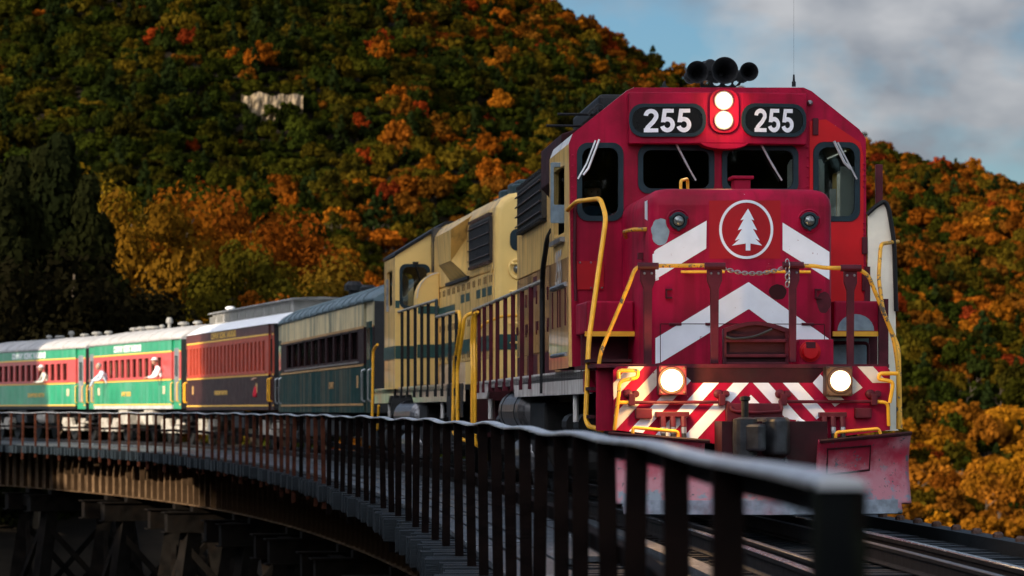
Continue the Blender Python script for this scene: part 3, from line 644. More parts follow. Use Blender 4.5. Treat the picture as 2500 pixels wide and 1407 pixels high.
def front_loco():
    L = empty('locomotive', (A.o.x, A.o.y, 0), A.rz)
    tag(L, 'red diesel locomotive numbered 255 with white chevrons and lit headlights leading the train', 'locomotive', 'locomotives of the train')
    # ---------------- cab
    cabw = [A.on_y(px, py, 0) for px, py in ((1398, 895), (1390, 350), (1399, 326), (1530, 222), (1548, 214), (1962, 214), (1982, 223), (2098, 316), (2114, 340), (2116, 895))]
    cab = empty('cab'); cab.parent = L
    wl = rr_px(A, 1411, 1519, 352, 537, .11, 0); f1 = rr_px(A, 1560, 1741, 358, 470, .10, 0); f2 = rr_px(A, 1765, 1946, 358, 470, .10, 0); wr = rr_px(A, 1988, 2096, 351, 538, .11, 0)
    b = MB(); plate(b, cabw, [wl, f1, f2, wr], 0, .07); b.build('front_wall', RED, cab)
    for w in (wl, f1, f2, wr): window(cab, w, 0)
    # new paint on the door side, in front of the wall
    door = [A.on_y(px, py, 0) for px, py in ((1977, 890), (1976, 296), (2016, 292), (2100, 348), (2108, 380), (2108, 890))]
    b = MB(); plate(b, door, [scale_ring(wr, .016)], -.012, -.002); b.build('cab_door', RED2, cab)
    for py in (310, 600, 690):
        x, z = A.on_y(1990 if py == 310 else 2110, py, 0); MB().box(x - .03, x + .03, -.035, -.012, z - .09, z + .09).build('hinge', MAROON, cab, bevel=.006)
    rv = MB().lathe([(.013, 0), (.012, -.007), (.005, -.010)], (0, 0, 0), 'y', 8).mesh('rivet'); rv.materials.append(RED)
    for px, rows in ((2109, list(range(400, 470, 14)) + list(range(545, 600, 14)) + list(range(650, 720, 16))), (1398, list(range(380, 700, 26))), (1972, list(range(360, 700, 24)))):
        for py in rows: x, z = A.on_y(px, py, 0); o = put('rivet', rv, None, cab); o.location = (x, -.013 if px > 1960 else 0, z)
    x, z = A.on_y(1988, 252, 0); MB().lathe([(.03, 0), (.03, -.03), (.012, -.05)], (x - .05, 0, z), 'y', 10).build('marker_stud', STEEL, cab)
    # side walls, roof, rear wall
    zb = cabw[0][1]; xl, xr = cabw[1][0], cabw[8][0]; ze = cabw[1][1] + .0
    sw = rrect(.55, 1.75, 3.0, 3.72, .05); b = MB()
    plate(b, [(.07, zb), (2.3, zb), (2.3, ze), (.07, ze)], [sw], xl, xl + .05, 'x'); b.build('side_wall', CREAM, cab)
    b = MB(); plate(b, [(.072, 1.55), (2.302, 1.55), (2.302, 2.72), (.072, 2.72)], [], xl - .004, xl - .001, 'x'); b.build('side_panel', TAN, cab)
    b = MB(); plate(b, [(.07, zb), (2.3, zb), (2.3, ze), (.07, ze)], [rrect(.55, 1.75, 3.0, 3.72, .05)], xr - .05, xr, 'x'); b.build('side_wall', CREAM, cab)
    roof = [(cabw[i][0] * .982, cabw[i][1] - .035) for i in range(1, 9)]; up = [(p[0] * 1.012, p[1] + .012) for p in roof]; b = MB(); n = len(roof)
    vs = [(p[0], .072, p[1]) for p in roof] + [(p[0], .072, p[1] + .03) for p in up] + [(p[0], 2.34, p[1]) for p in roof] + [(p[0], 2.34, p[1] + .03) for p in up]
    fs = [(i, i + 1, i + 1 + n, i + n) for i in range(n - 1)] + [(i + 2 * n, i + 3 * n, i + 1 + 3 * n, i + 1 + 2 * n) for i in range(n - 1)] + [(i, i + 2 * n, i + 1 + 2 * n, i + 1) for i in range(n - 1)] + [(i + n, i + 1 + n, i + 1 + 3 * n, i + 3 * n) for i in range(n - 1)] + [(0, n, 3 * n, 2 * n), (n - 1, 3 * n - 1, 4 * n - 1, 2 * n - 1)]
    b.add(vs, fs).build('roof', ROOFP, cab)
    rw = [rrect(-1.38, -1.0, 3.05, 3.72, .12), rrect(.98, 1.42, 2.9, 3.72, .16)]
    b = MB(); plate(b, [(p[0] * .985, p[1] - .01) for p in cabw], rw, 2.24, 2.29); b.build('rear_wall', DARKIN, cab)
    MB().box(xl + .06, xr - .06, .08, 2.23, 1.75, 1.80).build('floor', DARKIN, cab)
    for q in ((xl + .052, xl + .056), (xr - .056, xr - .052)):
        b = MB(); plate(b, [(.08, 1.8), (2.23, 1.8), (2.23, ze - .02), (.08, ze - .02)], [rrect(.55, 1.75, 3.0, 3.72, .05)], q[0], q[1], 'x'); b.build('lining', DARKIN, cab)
    MB().box(-.35, .25, .45, 1.0, 1.8, 2.95).build('control_stand', DARKIN, cab, bevel=.03)
    MB().box(-1.35, -.95, 1.25, 1.35, 2.35, 3.2).box(-1.38, -.92, .85, 1.35, 2.25, 2.36).build('seat', DARKIN, cab, bevel=.03)
    MB().box(1.2, 1.34, 1.3, 1.34, 2.4, 3.55).box(1.37, 1.42, 1.3, 1.34, 2.4, 3.40).build('interior_glare_panel', SIDECREAM, cab)  # added pale strips standing in for bright background through the windows
    for pts in (((1990, 535), (1990, 398), (1996, 390), (2004, 390), (2011, 402), (2011, 535)), ((2050, 535), (2050, 408), (2086, 408), (2086, 535)), ((2024, 535), (2024, 462), (2040, 462), (2040, 535)), ((1921, 462), (1921, 405), (1928, 391), (1944, 388), (1944, 462))):
        plate(MB(), [A.on_y(a, c, .1) for a, c in pts], [], .060, .066).build('window_glare_plate', mat('glare_white', (.88, .86, .80), .6, var=.05), cab)  # added white plates imitating the overexposed background behind the cab windows
    # awning frame / wind wing outside the left cab window
    q = lambda px, py, dx=-.07: A.q3(px, py, xl + dx)
    w = empty('wind_wing'); w.parent = cab
    b = MB(); (x0, z0), (x1, z1) = A.on_y(1344, 545, 1.0), A.on_y(1384, 397, 1.0)
    o = MB().ring(rrect(x0, x1, z0, z1, .01, 1), rrect(x0 + .035, x1 - .025, A.on_y(0, 494, 1.0)[1], z1 - .05, .01, 1), .99, 1.02).build('frame', PRIMER, cab, bevel=.004)
    MB().box(x0 + .03, x1 - .02, 1.022, 1.03, A.on_y(0, 494, 1.0)[1] - .01, z1 - .04).build('pane', GLASS, o)
    MB().box(x1 - .01, xl + .02, 1.0, 1.02, z1 - .2, z1 - .17).box(x1 - .01, xl + .02, 1.0, 1.02, z0 + .1, z0 + .13).build('bracket', BLACK, o)
    bpy.data.objects.remove(w)
    MB().box(xl - .05, xl, .5, 1.8, 2.90, 2.95).build('window_sill', STEEL, cab)
    # side number
    (y0, zz) = A.on_x(1366, 657, xl); me = digits_mesh('255', .40, .85); me.transform(Matrix.Rotation(R(-90), 4, 'Z'))
    o = put('number', me, PALE, cab); o.location = (xl - .007, 1.15, zz)
    # ---------------- number-board housing and headlights
    HB = -.16
    hz0, hz1 = A.on_y(0, 341, HB)[1], A.on_y(0, 213, HB)[1]; hx0, hx1 = A.on_y(1536, 0, HB)[0], A.on_y(1971, 0, HB)[0]; hm0, hm1 = A.on_y(1722, 0, HB)[0], A.on_y(1812, 0, HB)[0]
    plan = [(hx0, -.003), (hx0, HB + .03), (hm0, HB - .06), (hm1, HB - .06), (hx1, HB + .03), (hx1, -.003)]
    hs = MB().prism(plan, hz0, hz1, 'z').build('number_board_housing', RED, cab, bevel=.012)
    cx = (hm0 + hm1) / 2; rad = (hm1 - hm0) / 2
    arc = [(cx + rad * 1.25 * math.cos(R(a)), hz0 - .05 + .10 - .115 * -math.sin(R(a)) * 1.0) for a in range(180, 361, 15)]
    arc = [(cx + rad * 1.3 * math.cos(R(a)), hz0 + .012 + .07 * math.sin(R(a))) for a in range(180, 361, 15)]
    MB().prism(arc, HB - .056, -.01).build('headlight_chin', RED, hs, bevel=.008)
    def yh(x): return HB + .03 - (.09) * (x - hx0) / (hm0 - hx0) if x < hm0 else (HB - .06 if x < hm1 else HB + .03 - .09 * (hx1 - x) / (hx1 - hm1))
    for a, c in ((1539, 1719), (1810, 1965)):
        pts = rr_px(A, a, c, 258, 331, .135, HB)
        xa, xb = pts[-1][0], pts[7][0]; xm = [min(p[0] for p in pts), max(p[0] for p in pts)]; y_a, y_b = yh(xm[0]), yh(xm[1])
        sl = (y_b - y_a) / (xm[1] - xm[0]); cxm = sum(xm) / 2; cz = sum(p[1] for p in pts) / len(pts)
        nb = empty('number_board'); nb.parent = hs; nb.location = (cxm, (y_a + y_b) / 2, cz); nb.rotation_euler = (0, 0, math.atan(sl))
        lp = [(p[0] - cxm, p[1] - cz) for p in pts]
        bb = plate(MB(), lp, [], -.022, -.004); bb = bb.build('number_glass', mat('number_glass', (.003, .003, .003), .25, var=.2, spec=.15), hs); bb.location = nb.location; bb.rotation_euler = nb.rotation_euler
        rg = MB().ring(scale_ring(lp, .014), scale_ring(lp, -.022), -.034, -.002).build('number_frame', TEAL, hs); rg.location = nb.location; rg.rotation_euler = nb.rotation_euler
        me = digits_mesh('255', .245, 1.0 if a < 1700 else .86)
        o = put('number', me, WHITE, hs); o.rotation_euler = nb.rotation_euler; o.location = nb.location + Matrix.Rotation(math.atan(sl), 3, 'Z') @ Vector((.0, -.0255, -.004))
        bpy.data.objects.remove(nb)
    pts = rr_px(A, 1732, 1803, 219, 325, .12, HB - .06); fp = plate(MB(), pts, [], HB - .085, HB - .062).build('headlight_plate', RED, hs, bevel=.006)
    for py in (246, 294):
        x, z = A.on_y(1767, py, HB - .09)
        MB().ring([(x + .100 * math.cos(k * .2618), z + .100 * math.sin(k * .2618)) for k in range(24)], [(x + .086 * math.cos(k * .2618), z + .086 * math.sin(k * .2618)) for k in range(24)], HB - .105, HB - .086).build('lamp_rim', STEEL, fp)
        MB().lathe([(.01, -.022), (.045, -.018), (.070, -.004), (.070, .01)], (x, HB - .090, z), 'y', 24).build('headlight', LAMP, fp, smooth=True); MB().lathe([(.068, -.010), (.087, -.016), (.087, .006), (.068, .006)], (x, HB - .090, z), 'y', 24).build('reflector', LAMPR, fp, smooth=True); lamp_glow(fp, x, HB - .20, z, 3.5)
    # ---------------- horn, antenna, roof fittings
    hn = empty('horn'); hn.parent = L
    def bell(px, py, r, y, ln, name='horn_bell'):
        x, z = A.on_y(px, py, y); MB().lathe([(r * .28, ln), (r * .40, ln * .45), (r * .62, ln * .24), (r * .90, ln * .09), (r * 1.03, ln * .02), (r, 0), (r * .95, ln * .01), (r * .78, ln * .07), (r * .54, ln * .20), (r * .34, ln * .38), (r * .2, ln * .6)], (x, y, z), 'y', 28).build(name, BLACK, hn, smooth=True)
        MB().lathe([(.06, 0), (.075, .03), (.075, .10), (.03, .14)], (x, y + ln - .02, z), 'y', 14).build('sound_chamber', BLACK, hn)
    bell(1770, 172, .142, .55, .62); bell(1703, 176, .118, .65, .5); bell(1829, 175, .10, .60, .46); bell(1722, 170, .09, 1.25, -.4, 'rear_bell')
    (x0, z0), (x1, z1) = A.on_y(1712, 214, .9), A.on_y(1815, 188, .9)
    o = plate(MB(), [(x0, z0 - .02), (x1 - .12, z0 - .02), (x1 + .08, z1 + .02), (x0 - .02, z1 + .02)], [[(x0 + f + .042 * math.cos(k * .7854), (z0 + z1) / 2 - .01 + .03 * math.sin(k * .7854)) for k in range(8)] for f in (.06, .17, .29, .39)], .9, .93).build('horn_bracket', BLACK, hn)
    x, z = A.on_y(1938, 212, .5); MB().lathe([(.022, 0), (.022, .05), (.014, .06), (.009, .13)], (x, .5, z), 'z', 10).tube([(x, .5, z + .1), (x, .5, z + 1.1)], .0011, 5).build('antenna', BLACK, L)
    x, z = A.on_y(1621, 213, .8); MB().prism([(x - .06, z - .01), (x + .06, z - .01), (x + .02, z + .02), (x + .012, z + .07), (x - .008, z + .05), (x - .015, z + .02)], .78, .82).build('roof_bracket', BLACK, L)
    # lifting eyes and dark boxes behind the cab roof edge
    # ---------------- windshield wipers
    def wiper(pts, r=.012, arm=None):
        r *= 1.1
        b = MB().tube(pts, r, 6); 
        if arm: b.tube(arm, .010, 5)
        b.build('wiper', mat('wiper_metal', (.55, .57, .58), .35, .5, var=.2), cab)
    y_ = -.075; p = lambda px, py, y=y_: A.p3(px, py, y)
    wiper([p(1463, 341), p(1436, 412), p(1424, 427)], .012, [p(1454, 343), p(1432, 400), p(1411, 437)])
    wiper([p(1651, 352), p(1667, 383), p(1681, 410)], .011, [p(1681, 410), p(1699, 441)])
    wiper([p(1858, 352), p(1877, 388), p(1893, 415)], .011, [p(1893, 415), p(1909, 441)])
    wiper([p(2036, 345), p(2062, 398), p(2076, 412)], .014, [p(2045, 348), p(2092, 438)])
    # ---------------- low nose
    NF = -2.42; X = lambda px, y=NF: A.on_y(px, 0, y)[0]; Zp = lambda py, y=NF: A.on_y(1800, py, y)[1]
    nl, nr, nc = X(1586), X(2034), X(1828); ntop, nbot = Zp(460), Zp(893)
    def yn(x): return NF - .07 * (1 - abs(x - nc) / (nr - nl) * 2) if True else 0
    nose = empty('nose'); nose.parent = L
    plan = [(nl, -.01), (nl, -2.30), (nl + .035, yn(nl) + .03), (nl + .09, yn(nl + .09)), (nc, yn(nc)), (nr - .09, yn(nr - .09)), (nr - .035, yn(nr) + .03), (nr, -2.30), (nr, -.01)]
    hood = MB(); n = len(plan); ins = lambda p, d: (p[0] + (d if p[0] < nc - .3 else (-d if p[0] > nc + .3 else 0)), p[1] + (d if p[1] < -.5 else 0))
    lv = [(nbot, 0), (ntop - .17, 0), (ntop - .10, .012), (ntop - .05, .04), (ntop - .015, .085), (ntop, .15)]
    vs = [(*ins(q_, d), z) for z, d in lv for q_ in plan]
    fs = [(k * n + i, k * n + i + 1, (k + 1) * n + i + 1, (k + 1) * n + i) for k in range(len(lv) - 1) for i in range(n - 1)] + [tuple((len(lv) - 1) * n + i for i in range(n))]
    hood.add(vs, fs); o = hood.build('short_hood', RED, nose, smooth=False); 
    for pl in o.data.polygons: pl.use_smooth = abs(pl.normal.z) > .1 or abs(pl.normal.x) > .25
    def decal(name, px_pts, m, lift=.005, parent=nose):
        pts = [A.on_y(a, c, NF - .035) for a, c in px_pts]; b = MB(); big = 9
        for reg in ([(nl - big, -big), (nc, -big), (nc, big), (nl - big, big)], [(nc, -big), (nr + big, -big), (nr + big, big), (nc, big)]):
            c = clip(pts, reg)
            if len(c) > 2:
                b.poly([(u, yn(u) - lift, w) for u, w in c])
        return b.build(name, m, parent)
    decal('chevron_stripe', [(1725, 539), (1724, 607), (1598, 684), (1598, 614), (1603, 609)], WHITE)
    b = MB(); zz = [Zp(t) for t in (614, 684)]; b.poly([(nl + .09, yn(nl + .09) - .004, zz[0]), (nl + .09, yn(nl + .09) - .004, zz[1]), (nl + .033, yn(nl) + .026, zz[1] - .02), (nl + .033, yn(nl) + .026, zz[0] - .03)]); b.build('chevron_stripe', WHITE, nose)
    decal('chevron_stripe', [(1910, 544), (2026, 615), (2026, 683), (1910, 611)], WHITE)
    decal('chevron_stripe', [(1825, 690), (1827, 690), (2024, 827), (2024, 829), (1950, 829), (1940, 837), (1828, 756), (1825, 756), (1613, 886), (1601, 888), (1601, 826)], WHITE)
    decal('emblem_panel', [(1731, 490), (1905, 490), (1905, 632), (1731, 632)], REDP, .004)
    ring = [(1821 + 66 * math.cos(k * math.pi / 24), 561 - 72 * math.sin(k * math.pi / 24)) for k in range(48)]; rin = [(1821 + 59.5 * math.cos(k * math.pi / 24), 561 - 65.5 * math.sin(k * math.pi / 24)) for k in range(48)]
    b = MB()
    for k in range(48):
        j = (k + 1) % 48; quad = [A.on_y(*p_, NF - .035) for p_ in (ring[k], ring[j], rin[j], rin[k])]; b.poly([(u, yn(u) - .008, w) for u, w in quad])
    b.build('emblem_ring', WHITE, nose)
    half_r = [(0, 1025), (38, 1097), (20, 1091), (56, 1157), (30, 1149), (72, 1221), (44, 1208), (86, 1251), (14, 1238), (14, 1281)]
    half_l = [(0, 1025), (-46, 1097), (-26, 1091), (-62, 1157), (-36, 1149), (-80, 1221), (-50, 1210), (-97, 1251), (-14, 1238), (-14, 1281)]
    for h in (half_r, half_l):
        poly = [(1250 + (1437 + a) / 2.5, 100 + c / 2.5) for a, c in h] + [(1250 + 1437 / 2.5, 100 + 1281 / 2.5)]
        pts2, tri = tess([A.on_y(a, c, NF - .035) for a, c in poly]); b = MB().add([(u, yn(u) - .008, w) for u, w, _ in pts2], [tuple(t) for t in tri]); b.build('emblem_tree', WHITE, nose)
    blob = lambda cx_, cy_, rx, ry, s: [(cx_ + rx * math.cos(a) * (1 + .16 * noise.noise((math.cos(a) * 2, math.sin(a) * 2, s))), cy_ - ry * math.sin(a) * (1 + .16 * noise.noise((math.cos(a) * 2, math.sin(a) * 2, s)))) for a in [k * math.pi / 12 for k in range(24)]]
    decal('primer_patch', blob(1613, 566, 22, 33, 1), PRIMER, .004)
    decal('rub_mark', blob(1898, 713, 22, 19, 4), MAROOND, .004)
    decal('rub_mark', blob(2012, 738, 18, 26, 6), MAROON, .003)
    for px in (1655, 1974):
        x, z = A.on_y(px, 540, NF); y = yn(x)
        cl = MB().lathe([(.121, .0), (.121, -.014), (.108, -.018), (.098, -.010), (.09, -.010)], (x, y + .002, z), 'y', 28).build('class_light', RED, nose, smooth=False)
        MB().lathe([(.088, -.005), (.088, -.035), (.080, -.05), (.062, -.052), (.058, -.03)], (x, y, z), 'y', 24).build('lamp_rim', TEAL, cl)
        for a in (R(20), R(160), R(270)): MB().lathe([(.016, -.02), (.016, -.058), (.006, -.06)], (x + .085 * math.cos(a), y, z + .085 * math.sin(a)), 'y', 8).build('lug', TEAL, cl)
        MB().lathe([(.004, -.075), (.03, -.068), (.05, -.05), (.058, -.032)], (x, y, z), 'y', 20).build('lens', mat('class_lens', (.20, .22, .22), .15, .6, var=.3, vscale=60), cl, smooth=True)
    # nose fittings
    gb = lambda pts, m=YELLOW, r=.016, par=nose, nm='grab_iron': MB().tube(bend(pts, .05), r, 8).build(nm, m, par)
    for a, c in ((1662, 1768), (1868, 1978)):
        x0, z = A.on_y(a, 664, NF - .1); x1, _ = A.on_y(c, 664, NF - .1); MB().tube([(x0, yn(x0) - .09, z), (x1, yn(x1) - .09, z)], .014, 8).build('grab_iron', YELLOW, nose)
        for x in (x0 + .05, x1 - .05): MB().tube([(x, yn(x) + .01, z + .03), (x, yn(x) - .085, z)], .013, 6).lathe([(.035, 0), (.035, -.012), (.012, -.016)], (x, yn(x), z + .035), 'y', 10).build('grab_bracket', RED, nose)
    for a, m_ in ((1632, RED), (1996, RED)):
        x, z = A.on_y(a, 717, NF); y = yn(x); MB().box(x - .03, x + .03, y - .05, y, z + .03, z + .045).box(x - .03, x + .03, y - .05, y, z - .05, z - .035).box(x - .032, x - .02, y - .05, y, z - .05, z + .045).build('latch_bracket', MAROON, nose)
    x0, z0 = A.on_y(1612, 890, NF); x1, z1 = A.on_y(2012, 793, NF)
    for s_, xa, xb in ((0, x0, nc), (1, nc, x1)):
        MB().add([(xa, yn(xa) - .006, z1), (xb, yn(xb) - .006, z1), (xb, yn(xb) - .006, z1 + .008), (xa, yn(xa) - .006, z1 + .008)], [(0, 1, 2, 3)]).build('hatch_joint', MAROOND, nose)
    for x in (x0, x1): MB().add([(x - .004, yn(x) - .006, z0), (x + .004, yn(x) - .006, z0), (x + .004, yn(x) - .006, z1), (x - .004, yn(x) - .006, z1)], [(0, 1, 2, 3)]).build('hatch_joint', MAROOND, nose)
    for px in (1648, 1735, 1970):
        x, z = A.on_y(px, 792, NF); MB().tube([(x - .06, yn(x) - .012, z), (x + .06, yn(x) - .012, z)], .014, 8).build('hinge', MAROON, nose)
    gb([A.p3(1662, 466, -2.0), A.p3(1662, 441, -2.0), A.p3(1679, 437, -1.7), A.p3(1679, 466, -1.7)], YELLOW, .016)
    x0, z0 = A.on_y(1788, 465, -1.9); x1, z1 = A.on_y(1827, 441, -1.9); MB().box(x0, x1, -2.05, -1.8, z0 - .05, z1).box(x0 - .03, x1 + .03, -2.08, -1.77, z1 + .002, z1 + .035).build('nose_vent', RED, nose, bevel=.008)
    gb([A.p3(1528, 580, -1.2), A.p3(1524, 566, -1.5), A.p3(1545, 561, -1.9), A.p3(1581, 560, -2.2)], YELLOWW, .02); gb([A.p3(1545, 575, -.6), A.p3(1548, 562, -.9), A.p3(1581, 572, -2.0)], YELLOWW, .02)
    b = MB(); z0, z1 = Zp(538), Zp(488); b.poly([(nl - .004, -2.28, z0), (nl - .004, -2.05, z0 + .03), (nl - .004, -2.05, z1), (nl - .004, -2.28, z1)]); b.build('paint_patch', WHITE, nose)
    x = nl; MB().box(x - .05, x, -1.9, -1.8, Zp(628), Zp(612)).build('latch_bracket', MAROON, nose)
    # ---------------- side boxes beside the nose
    for a, c, side in ((1432, 1584, -1), (2036, 2166, 1)):
        x0, zt = A.on_y(a, 735, -1.15); x1, zb_ = A.on_y(c, 815, -1.15); x1 = min(x1, nl - .004) if side < 0 else x1; x0 = x0 if side < 0 else max(x0, nr + .004)
        sb = MB().box(x0, x1, -1.15, -.015, zb_, zt).build('step_box', RED, L, bevel=.02)
        MB().box(x0 - .02, x1, -1.19, -1.152, zb_ - .028, zb_ + .022).build('yellow_edge', YELLOW, sb)
        MB().box(x0, x1, -.62, -.56, 1.5, zb_ - .002).build('riser', MAROON, sb)
        if side > 0:
            b = MB(); cxm = (x0 + x1) / 2 - .05; b.poly([(cxm + .19 * math.cos(R(t)), -1.156, zb_ + .03 + .17 * math.sin(R(t))) for t in range(0, 181, 15)]); b.build('primer_patch', PRIMER, sb)
            MB().box(x1 - .10, x1, -1.22, -1.17, 1.5, zt + .02).build('end_panel', MAROON, sb); MB().box(x0, x1 - .1, -.66, -.63, 1.52, 1.85).build('riser_plate', PRIMER, sb)
            gb([(x0, -.75, 1.80), (x1 - .12, -.75, 1.80), (x1 - .12, -.75, 1.53)], MAROON, .018, sb, 'pipe')
    x0, z0 = A.on_y(1408, 707, -.02); x1, z1 = A.on_y(1474, 638, -.02); MB().box(x0, x1, -.02, -.004, z0, z1).build('patch_plate', REDP, cab)
    for px, py in ((1416, 641), (1443, 641), (1443, 703), (1470, 703)): x, z = A.on_y(px, py, -.03); MB().lathe([(.012, 0), (.006, -.01)], (x, -.02, z), 'y', 8).build('bolt', STEEL, cab)
    MB().tube([A.p3(1404, 498, -.03), A.p3(1403, 640, -.03), A.p3(1406, 735, -.03)], .018, 6).build('conduit', MAROON, cab)
    # ---------------- front platform, pilot and its stripes
    PF = -3.3; pil = empty('pilot'); pil.parent = L
    px_ = lambda a, c: A.on_y(a, c, PF)
    outline = [px_(*t) for t in ((1497, 905), (1507, 895), (1648, 895), (1690, 935), (1985, 935), (2020, 895), (2165, 895), (2173, 905), (2173, 1050), (1985, 1075), (1905, 1090), (1775, 1090), (1700, 1075), (1500, 1050))]
    plate(MB(), outline, [], PF, PF + .04).build('pilot_plate', RED, pil)
    (xa, zlo), (xb, zhi) = px_(1497, 1086), px_(2173, 895); zmid = px_(1800, 935)[1]
    cxp = px_(1833, 0)[0]
    regs = {-1: [[px_(1497, 935), px_(1692, 935), px_(1648, 895), px_(1507, 895), px_(1497, 905)], [px_(1500, 1050), px_(1700, 1075), px_(1775, 1085), (cxp, px_(0, 1085)[1]), (cxp, zmid), px_(1497, 935)]],
            1: [[px_(1984, 935), px_(2173, 935), px_(2173, 905), px_(2165, 895), px_(2020, 895)], [(cxp, px_(0, 1085)[1]), px_(1905, 1085), px_(1985, 1030), px_(2173, 1050), px_(2173, 935), (cxp, zmid)]]}
    for sd in (-1, 1):
        for k in range(-1, 9):
            w0, w1 = 1790 - 73 * k, 1828 - 73 * k
            if k == -1: continue
            def edge(w, y): return w - .92 * (y - 935)
            poly = [(edge(w0, 880), 880), (edge(w1, 880), 880), (edge(w1, 1100), 1100), (edge(w0, 1100), 1100)]
            if sd > 0: poly = [(2 * 1833 - a, c) for a, c in poly]
            pts = [px_(*t) for t in poly]
            for reg in regs[sd]:
                area = sum(reg[i][0] * reg[(i + 1) % len(reg)][1] - reg[(i + 1) % len(reg)][0] * reg[i][1] for i in range(len(reg))); rg = reg if area > 0 else reg[::-1]
                c = clip(pts, rg)
                if len(c) > 2: MB().poly([(u, PF - .004, w) for u, w in c]).build('white_stripe', STAIN if k in (3, 4) else WHITE, pil)
    t3 = [px_(*t) for t in ((1833, 964), (1855, 986), (1816, 986))]; MB().poly([(u, PF - .004, w) for u, w in t3]).build('white_stripe', WHITE, pil)
    # anticlimber band and platform edge
    (xa, z1), (xb, z0) = A.on_y(1648, 893, -3.2), A.on_y(2022, 936, -3.2); MB().box(xa, xb, -3.25, -2.6, z0, z1 - .02).build('anticlimber', MAROOND, pil)
    (xa, z1), (xb, _) = A.on_y(1440, 889, -3.2), A.on_y(2168, 893, -3.2); MB().box(xa + .05, xb, -3.26, -1.2, z1 - .035, z1).build('platform', MAROON, L)
    MB().box(-1.5, 1.5, -1.19, 15.0, z1 - .12, z1 - .04).build('frame_deck', UNDER, L)
    # ---------------- ditch lights
    for a, c, y0_, y1_, lx, ly, r in ((1606, 1674, 893, 965, 1640, 929, .105), (2013, 2078, 895, 968, 2052, 930, .098)):
        (x0, z0), (x1, z1) = A.on_y(a, y1_, -3.4), A.on_y(c, y0_, -3.4); dl = MB().box(x0, x1, -3.48, -3.302, z0, z1).build('ditch_light', RUST if a > 1900 else MAROON, pil, bevel=.012)
        x, z = A.on_y(lx, ly, -3.5); MB().lathe([(r + .022, .02), (r + .022, -.012), (r, -.016), (r, .01)], (x, -3.482, z), 'y', 26).build('lamp_rim', RUST, dl)
        MB().lathe([(.01, -.030), (.05, -.025), (r * .84, -.008), (r * .84, .0)], (x, -3.488, z), 'y', 26).build('headlight', LAMP, dl, smooth=True); MB().lathe([(r * .82, -.014), (r, -.020), (r, .0), (r * .82, .0)], (x, -3.486, z), 'y', 26).build('reflector', LAMPR, dl, smooth=True); lamp_glow(dl, x, -3.68, z, 26 if a < 1700 else 4)
        for ux in (x0 + .025, x1 - .025):
            for uz in (z0 + .025, z1 - .025): MB().lathe([(.014, 0), (.008, -.012)], (ux, -3.48, uz), 'y', 8).build('bolt', RUST, dl)
    # ---------------- end door / buffer plate, MU box
    y = -3.02; P = lambda a, c, yy=y: A.on_y(a, c, yy)
    arch = [P(1765, 893), P(1765, 803)] + [P(1765 + 160 * k / 8, 803 - 18 * math.sin(math.pi * k / 8)) for k in range(1, 8)] + [P(1925, 803), P(1925, 893)]
    inner = [P(1773, 890), P(1773, 812)] + [P(1773 + 144 * k / 8, 812 - 18 * math.sin(math.pi * k / 8)) for k in range(1, 8)] + [P(1917, 812), P(1917, 890)]
    ed = MB().ring(arch, inner, y - .02, y + .05).build('walkway_plate', MAROON, L); plate(MB(), inner, [], y + .02, y + .04).build('plate_panel', MAROOND, ed)
    for py, h in ((833, 5), (870, 5), (889, 8)):
        (x0, z), (x1, _) = P(1770, py), P(1920, py); MB().box(x0, x1, y - .035, y + .018, z - .012, z + .02).build('rib', MAROON, ed, bevel=.006)
    MB().tube(bend([A.p3(1772, 822, y - .05), A.p3(1790, 828, y - .06), A.p3(1840, 824, y - .06), A.p3(1885, 804, y - .05)], .2), .012, 6).build('cable', RUBBER, ed)
    (x0, z0), (x1, z1) = P(1949, 892, -2.75), P(2034, 829, -2.75); mu = MB().box(x0, x1, -2.78, -2.44, z0, z1).build('receptacle_box', RED, L, bevel=.008)
    x, z = P(1978, 858, -2.8); MB().lathe([(.105, 0), (.105, -.02), (.085, -.024), (.085, -.05), (.07, -.06), (.02, -.062)], (x, -2.782, z), 'y', 22).build('receptacle_cap', RED2, mu); MB().box(x - .045, x + .045, -2.85, -2.80, z + .03, z + .09).build('cap_hinge', MAROON, mu)
    # ---------------- front railing
    y = -3.12
    for a, w, top, bot in ((1582, .085, 650, 935), (1745, .085, 650, 888), (1936, .075, 648, 885), (2077, .075, 655, 935)):
        x, z1 = A.on_y(a, top, y); _, z0 = A.on_y(a, bot, y); st = MB().prism([(x - w * .42, z0), (x + w * .42, z0), (x + w * .48, z1 - .22), (x + w * .85, z1 - .14), (x + w * .85, z1 - .02), (x - w * .85, z1 - .02), (x - w * .85, z1 - .14), (x - w * .48, z1 - .22)], y, y + .05).build('stanchion', MAROON, L, bevel=.006)
        MB().tube([(x - .10, y - .01, z1), (x + .10, y - .01, z1)], .034, 10).build('rail_clamp', MAROON, st)
        for u in (-.035, .035): MB().lathe([(.014, 0), (.008, -.012)], (x + u, y, z1 - .07), 'y', 8).build('bolt', STEEL, st)
    pp = lambda a, c, yy=y: A.p3(a, c, yy)
    MB().tube(bend([pp(1462, 1045, -3.0), pp(1462, 870, -3.0), pp(1538, 690), pp(1552, 650), pp(1745, 648)], .12), .020, 10).build('end_railing', YELLOWW, L)
    MB().tube(bend([pp(1936, 648), pp(1992, 650), pp(2010, 654), pp(2095, 656), pp(2120, 672), pp(2182, 825, -3.0), pp(2193, 905, -3.0), pp(2193, 1048, -3.0)], .12), .020, 10).build('end_railing', YELLOWW, L)
    # chain: each link is a small ring
    lk = MB(); 
